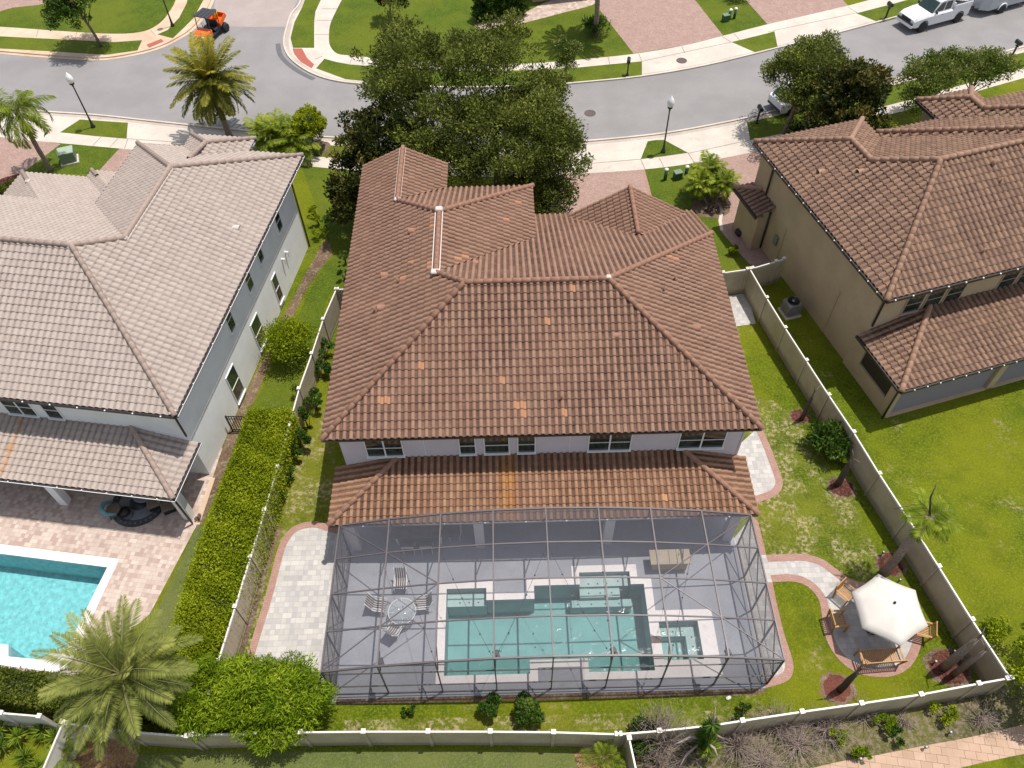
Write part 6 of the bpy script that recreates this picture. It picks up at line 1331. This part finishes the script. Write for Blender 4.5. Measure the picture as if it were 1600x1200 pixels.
for (a, b, lab) in ((240, 785, 'left one'), (262, 790, 'right one by the corner column')):
    q = G2(a, b, .3); t = empty('porch_armchair', (q[0], q[1], .012), LA-1.0, 'dark armchair under the white house porch, '+lab, 'chair', 'dark armchairs on the white house porch')
    m = MB(); m.box((0, 0, .32), (.6, .6, .16), bev=.05); m.build('seat', M['cushion'], t); m = MB(); m.box((0, .30, .6), (.6, .12, .5), bev=.05); m.build('backrest', M['cushion'], t)
    m = MB(); m.box((0, 0, .12), (.55, .55, .22), taper=.9); m.build('base', M['black'], t)
q = g(0, 1188, .35); t = empty('kayak', (q.x-.75, q.y, 0), -.15, 'blue plastic boat shape cut by the bottom left edge', 'boat')
m = MB(); pr = []
for k in range(9):
    f = k/8; r_ = .42*math.sin(math.pi*min(1, .12+f*.76))**.7; pr.append((-1.1+2.2*f, r_))
vs = []; fs = []
for x, r_ in pr:
    for j in range(9): a = math.pi*j/8*2; vs.append((r_*math.cos(a), x, .28+r_*.55*math.sin(a)))
for i in range(8):
    for j in range(8): fs.append((i*9+j, i*9+j+1, (i+1)*9+j+1, (i+1)*9+j))
m.add(vs, fs, 0, True); m.build('hull', M['blue'], t, normals=True); m = MB(); m.lathe((0, 0, .49), [(.2, 0), (.22, .03), (.17, .03), (.16, 0)], 16); m.build('cockpit', M['black'], t)
# ================================================================ vehicles
def wheel(t, x, y, r, w_, rim='steel'):
    MT = Matrix.Translation((x, y, r)) @ Matrix.Rotation(math.pi/2, 4, 'Y')
    m = MB(); m.lathe((0, 0, 0), [(r*.62, -w_/2), (r*.95, -w_/2), (r, -w_*.35), (r, w_*.35), (r*.95, w_/2), (r*.62, w_/2)], 22, M=MT); wh = m.build('wheel', M['rubber'], t)
    m = MB(); m.lathe((0, 0, 0), [(0, -w_*.40), (r*.2, -w_*.42), (r*.55, -w_*.34), (r*.64, -w_*.49), (r*.64, w_*.49), (r*.55, w_*.34), (r*.2, w_*.42), (0, w_*.40)], 18, M=MT); m.build('rim', M[rim], wh)
def shell(name, secs, mat, parent, n=1):
    """lofted body: sections (y, halfwidth, z0, z1, shoulder)"""
    m = MB(); vs = []
    for (y, hw, z0, z1, sh) in secs:
        b_ = .07; vs += [(-hw+.03, y, z0), (-hw, y, z0+b_), (-hw, y, z1-sh), (-hw+sh*.8, y, z1), (hw-sh*.8, y, z1), (hw, y, z1-sh), (hw, y, z0+b_), (hw-.03, y, z0)]
    k = 8; fs = []
    for i in range(len(secs)-1):
        for j in range(k): fs.append((i*k+j, i*k+(j+1) % k, (i+1)*k+(j+1) % k, (i+1)*k+j))
    fs.append(tuple(range(k-1, -1, -1))); fs.append(tuple((len(secs)-1)*k+j for j in range(k)))
    m.add(vs, fs); return m.build(name, M[mat], parent)
a_, b_ = g(1437, 50), g(1492, 35); hd = math.atan2(a_.y-b_.y, a_.x-b_.x)-math.pi/2
def place(mid, side, hd): n = Vector((math.cos(hd), math.sin(hd), 0)); return mid+n*side
# near-side wheels run along a_-b_, body centre is .92 m further from the camera
d_ = (a_-b_).normalized(); nn = Vector((-d_.y, d_.x, 0)); nn = nn if nn.y > 0 else -nn
c_ = (a_+b_)/2+nn*.88
t = empty('pickup_truck', (c_.x, c_.y, .008), hd, 'white pickup truck with open loaded bed on the street, towing the grey trailer', 'pickup truck')
t.scale = (1, 1, 1.13)
shell('body', [(-2.78, .90, .52, 1.02, .06), (-2.7, .95, .42, 1.05, .06), (-1.2, .98, .36, 1.08, .06), (.9, .98, .36, 1.10, .08), (1.5, .97, .38, 1.12, .12), (2.45, .93, .40, 1.06, .16), (2.72, .86, .44, .92, .12)], 'truckpaint', t)
m = MB(); m.side([(-.92, 1.02), (1.12, 1.02), (.50, 1.80), (.30, 1.86), (-.70, 1.86), (-.86, 1.80)], -.80, .80); m.build('cab', M['truckpaint'], t)
m = MB(); m.add([(-.72, .58, 1.74), (.72, .58, 1.74), (.80, 1.10, 1.09), (-.80, 1.10, 1.09), (-.72, .50, 1.72), (.72, .50, 1.72), (.80, 1.0, 1.07), (-.80, 1.0, 1.07)], [(0, 1, 2, 3), (7, 6, 5, 4), (0, 4, 5, 1), (1, 5, 6, 2), (2, 6, 7, 3), (3, 7, 4, 0)]); m.build('windscreen', M['auto_glass'], t)
for sx in (-1, 1):
    m = MB(); m.side([(.02, 1.16), (.88, 1.16), (.44, 1.72), (.02, 1.74)], sx*.79, sx*.812); m.build('side_window', M['auto_glass'], t)
    m = MB(); m.side([(-.70, 1.16), (-.08, 1.16), (-.08, 1.74), (-.66, 1.74)], sx*.79, sx*.812); m.build('side_window', M['auto_glass'], t)
    m = MB(); m.box((sx*.93, -1.83, 1.22), (.10, 1.80, .36), bev=.04); m.build('bed_side', M['truckpaint'], t)
    m = MB(); m.box((sx*1.00, .85, 1.20), (.20, .10, .16), bev=.03); m.build('mirror', M['black'], t)
    m = MB(); m.box((sx*.72, 2.66, .80), (.30, .10, .18), bev=.03); m.build('headlight', M['headlight'], t)
    m = MB(); m.box((sx*.90, -2.76, .95), (.10, .06, .26), bev=.01); m.build('tail_light', M['red'], t)
    m = MB(); m.box((sx*.99, .15, .98), (.03, .14, .03)); m.build('door_handle', M['black'], t)
m = MB(); m.box((0, -2.72, 1.20), (1.78, .08, .36), bev=.03); m.build('tailgate', M['truckpaint'], t); m = MB(); m.box((0, -1.0, 1.25), (1.8, .06, .5)); m.build('headboard', M['truckpaint'], t)
m = MB(); m.box((0, -1.86, 1.10), (1.76, 1.66, .03)); m.build('bed_liner', M['black'], t); m = MB(); m.box((0, 2.71, .78), (1.0, .06, .26), bev=.02); m.build('grille', M['black'], t); m = MB(); m.box((0, 2.78, .50), (1.78, .16, .20), bev=.05); m.build('bumper', M['truckpaint'], t); m = MB(); m.box((0, 2.79, .66), (1.70, .10, .10), bev=.03); m.build('bumper_trim', M['black'], t)
for sx in (-1, 1):
    for y in (1.72, -1.78): wheel(t, sx*.865, y, .37, .26)
    for y in (1.72, -1.78):
        m = MB(); m.tube([(sx*.975, y+.42*math.cos(k*math.pi/8), .38+.42*math.sin(k*math.pi/8)) for k in range(9)], .035, 5); m.build('wheel_arch', M['rubber'], t)
def on_truck(x, y, z): q = Vector((x, y, 0)); q.rotate(Matrix.Rotation(hd, 3, 'Z')); return (c_.x+q.x, c_.y+q.y, z)
t2 = empty('fuel_can', on_truck(-.2, -1.35, 1.275), hd, 'red fuel can in the bed of the white pickup', 'fuel can'); m = MB(); m.box((0, 0, .18), (.34, .24, .34), bev=.05); m.build('can', M['red'], t2); m = MB(); m.tube([(-.1, 0, .34), (-.12, 0, .42), (.1, 0, .42), (.1, 0, .34)], .02, 6); m.build('handle', M['red'], t2)
t2 = empty('leaf_pile', on_truck(.35, -2.2, 1.27), hd, 'dark green cut branches in the bed of the white pickup', 'cut branches'); C, D, W, R, cl = crown_arrays([(0, 0, .18, .42, .42, .25)], 14, 40, .2, .12); leaf_obj('foliage', C, D, W, .14, .07, R, M['shrub'], t2)
t2 = empty('ladder', on_truck(-.55, -1.6, 1.42), hd, 'white ladder leaning over the bed of the white pickup', 'ladder'); m = MB(); m.bar((-.14, -1.0, 0), (-.14, .9, .55), .05); m.bar((.14, -1.0, 0), (.14, .9, .55), .05)
for k in range(7): f = (k+.5)/7; m.bar((-.14, -1.0+1.9*f, .55*f), (.14, -1.0+1.9*f, .55*f), .03)
m.build('frame', M['white'], t2)
# trailer
w1 = g(1561, 20); c2 = w1+nn*.98-d_*.35
t = empty('box_trailer', (c2.x, c2.y, .008), hd, 'grey box trailer with faded green lettering behind the pickup at the top right', 'trailer')
shell('body', [(-2.35, 1.0, .42, 2.2, .08), (1.7, 1.0, .42, 2.2, .08), (2.3, .55, .42, 2.1, .08)], 'silverpaint', t)
for sx in (-1, 1):
    wheel(t, sx*1.04, .35, .34, .2); m = MB(); m.tube([(sx*1.06, .35+.42*math.cos(k*math.pi/8), .36+.42*math.sin(k*math.pi/8)) for k in range(9)], .06, 6); m.build('mudguard', M['truckpaint'], t)
m = MB(); m.bar((0, 2.2, .48), (0, 3.35, .48), .08); m.bar((-.5, 2.2, .48), (0, 3.2, .48), .07); m.bar((.5, 2.2, .48), (0, 3.2, .48), .07); m.build('drawbar', M['black'], t)
m = MB(); sg = -1 if (Vector((math.cos(hd), math.sin(hd), 0)).dot(nn) > 0) else 1
for k in range(9):
    y0 = .85*1-k*.17; m.bar((sg*1.006, y0*1.0, 1.15), (sg*1.006, y0-.05, 1.36), .012, .05)
    if k % 2: m.bar((sg*1.006, y0, 1.35), (sg*1.006, y0-.12, 1.35), .012, .04)
    if k % 3 == 0: m.bar((sg*1.006, y0, 1.16), (sg*1.006, y0-.12, 1.17), .012, .04)
m.build('faded_lettering', simple('faded_green', (.12, .26, .2, 1), .6, var=.2), t)
m = MB(); m.box((0, -3.1, .35), (1.7, 1.5, .05), bev=.01); m.build('ramp', M['wood'], t)
# parked car, mostly under the oak
a2, b2 = g(1207, 172), g(1280, 152)
hd2 = hd+math.radians(-1); c3 = g(1243, 168)
t = empty('parked_car', (c3.x+.35, c3.y+.35, .008), math.atan2(g(1180, 170).y-g(1290, 140).y, g(1180, 170).x-g(1290, 140).x)+math.pi/2, 'white car parked under the street oak, only its rear showing', 'car')
shell('body', [(-2.25, .78, .38, .95, .1), (-2.1, .88, .30, 1.02, .1), (-1.0, .92, .26, 1.0, .1), (.9, .92, .26, .98, .1), (1.9, .86, .28, .88, .14), (2.25, .74, .32, .7, .1)], 'truckpaint', t)
m = MB(); m.side([(-2.0, 1.0), (1.2, .98), (.45, 1.48), (-1.5, 1.52)], -.76, .76); m.build('windows', M['auto_glass'], t)
shell('roof', [(-1.75, .62, 1.46, 1.54, .04), (-1.2, .70, 1.5, 1.6, .06), (.2, .68, 1.5, 1.6, .06), (.6, .6, 1.42, 1.5, .04)], 'truckpaint', t)
for sx in (-1, 1):
    for y in (1.4, -1.4): wheel(t, sx*.82, y, .33, .22)
    m = MB(); m.box((sx*.78, -2.14, .86), (.22, .10, .14), bev=.03); m.build('tail_light', M['red'], t)
    for (p, q) in (((sx*.80, 1.15, 1.0), (sx*.66, .5, 1.50)), ((sx*.80, -.3, 1.0), (sx*.70, -.3, 1.54)), ((sx*.80, -1.9, 1.0), (sx*.66, -1.5, 1.52))): m = MB(); m.bar(p, q, .07, .05); m.build('pillar', M['truckpaint'], t)
m = MB(); m.box((0, -2.25, .45), (1.5, .08, .16), bev=.03); m.build('bumper', M['black'], t)
# orange utility cart
c4 = g(332, 58); t = empty('utility_cart', (c4.x, c4.y+.1, .008), math.radians(180-22), 'orange utility cart with black canopy and tipped cargo bed at the street corner', 'utility cart')
shell('hood', [(.55, .62, .42, .95, .08), (1.25, .62, .40, .90, .10), (1.55, .52, .40, .72, .10)], 'orange', t)
shell('chassis', [(-1.5, .45, .32, .5, .04), (.7, .62, .32, .5, .04)], 'black', t)
m = MB(); m.box((0, -.1, .66), (1.15, .5, .2), bev=.05); m.build('seat', M['black'], t); m = MB(); m.box((0, -.38, .95), (1.15, .12, .5), bev=.05); m.build('seat_back', M['black'], t)
m = MB(); m.box((0, .05, 1.90), (1.3, 1.35, .08), bev=.03)
for k in range(3): m.box((-.35+.35*k, .05, 1.95), (.08, 1.2, .04), bev=.02)
m.build('canopy', simple('canopy_black', (.035, .037, .045, 1), .5, var=.1), t)
for sx in (-1, 1):
    for y, yy in ((.72, .6), (-.55, -.5)): m = MB(); m.bar((sx*.58, y, .8), (sx*.58, yy, 1.88), .05); m.build('canopy_post', M['black'], t)
    m = MB(); m.box((sx*.38, 1.50, .70), (.22, .12, .14), bev=.04); m.build('headlight', M['headlight'], t)
    wheel(t, sx*.62, 1.05, .31, .24, 'yellow'); wheel(t, sx*.62, -1.05, .33, .28, 'yellow')
m = MB(); MT = Matrix.Translation((0, -.75, .72)) @ Matrix.Rotation(math.radians(-24), 4, 'X'); m.box((0, -.35, .0), (1.25, 1.0, .05), M=MT); m.box((-.62, -.35, .16), (.05, 1.0, .32), M=MT); m.box((.62, -.35, .16), (.05, 1.0, .32), M=MT); m.box((0, .14, .16), (1.25, .05, .32), M=MT); m.box((0, -.84, .16), (1.25, .05, .32), M=MT); m.build('cargo_bed', M['orange'], t)
m = MB(); m.box((0, 1.57, .78), (.3, .03, .12), bev=.01); m.build('badge', M['white'], t)
m = MB(); m.tube([(.28, .55, .9), (.28, .35, 1.1)], .02, 6); m.tube([(.28+.15*math.cos(k*math.pi/6), .33+.04*math.sin(k*math.pi/6), 1.1+.15*math.sin(k*math.pi/6)) for k in range(13)], .015, 5); m.build('steering_wheel', M['black'], t)
q = Vector((.15, -1.15, 0)); q.rotate(Matrix.Rotation(math.radians(158), 3, 'Z')); t2 = empty('water_cooler', (c4.x+q.x, c4.y+.1+q.y, .98), 0, 'yellow water cooler standing in the orange cart bed', 'cooler'); m = MB(); m.lathe((0, 0, 0), [(.19, 0), (.22, .1), (.22, .5), (.2, .52)], 16); m.build('barrel', M['yellow'], t2); m = MB(); m.lathe((0, 0, .52), [(.21, 0), (.21, .06), (0, .09)], 16); m.build('lid', M['black'], t2)
for ob in list(sc.objects):
    if ob.type == 'EMPTY' and ob.parent is None and not ob.get('label'): print('NO LABEL', ob.name)
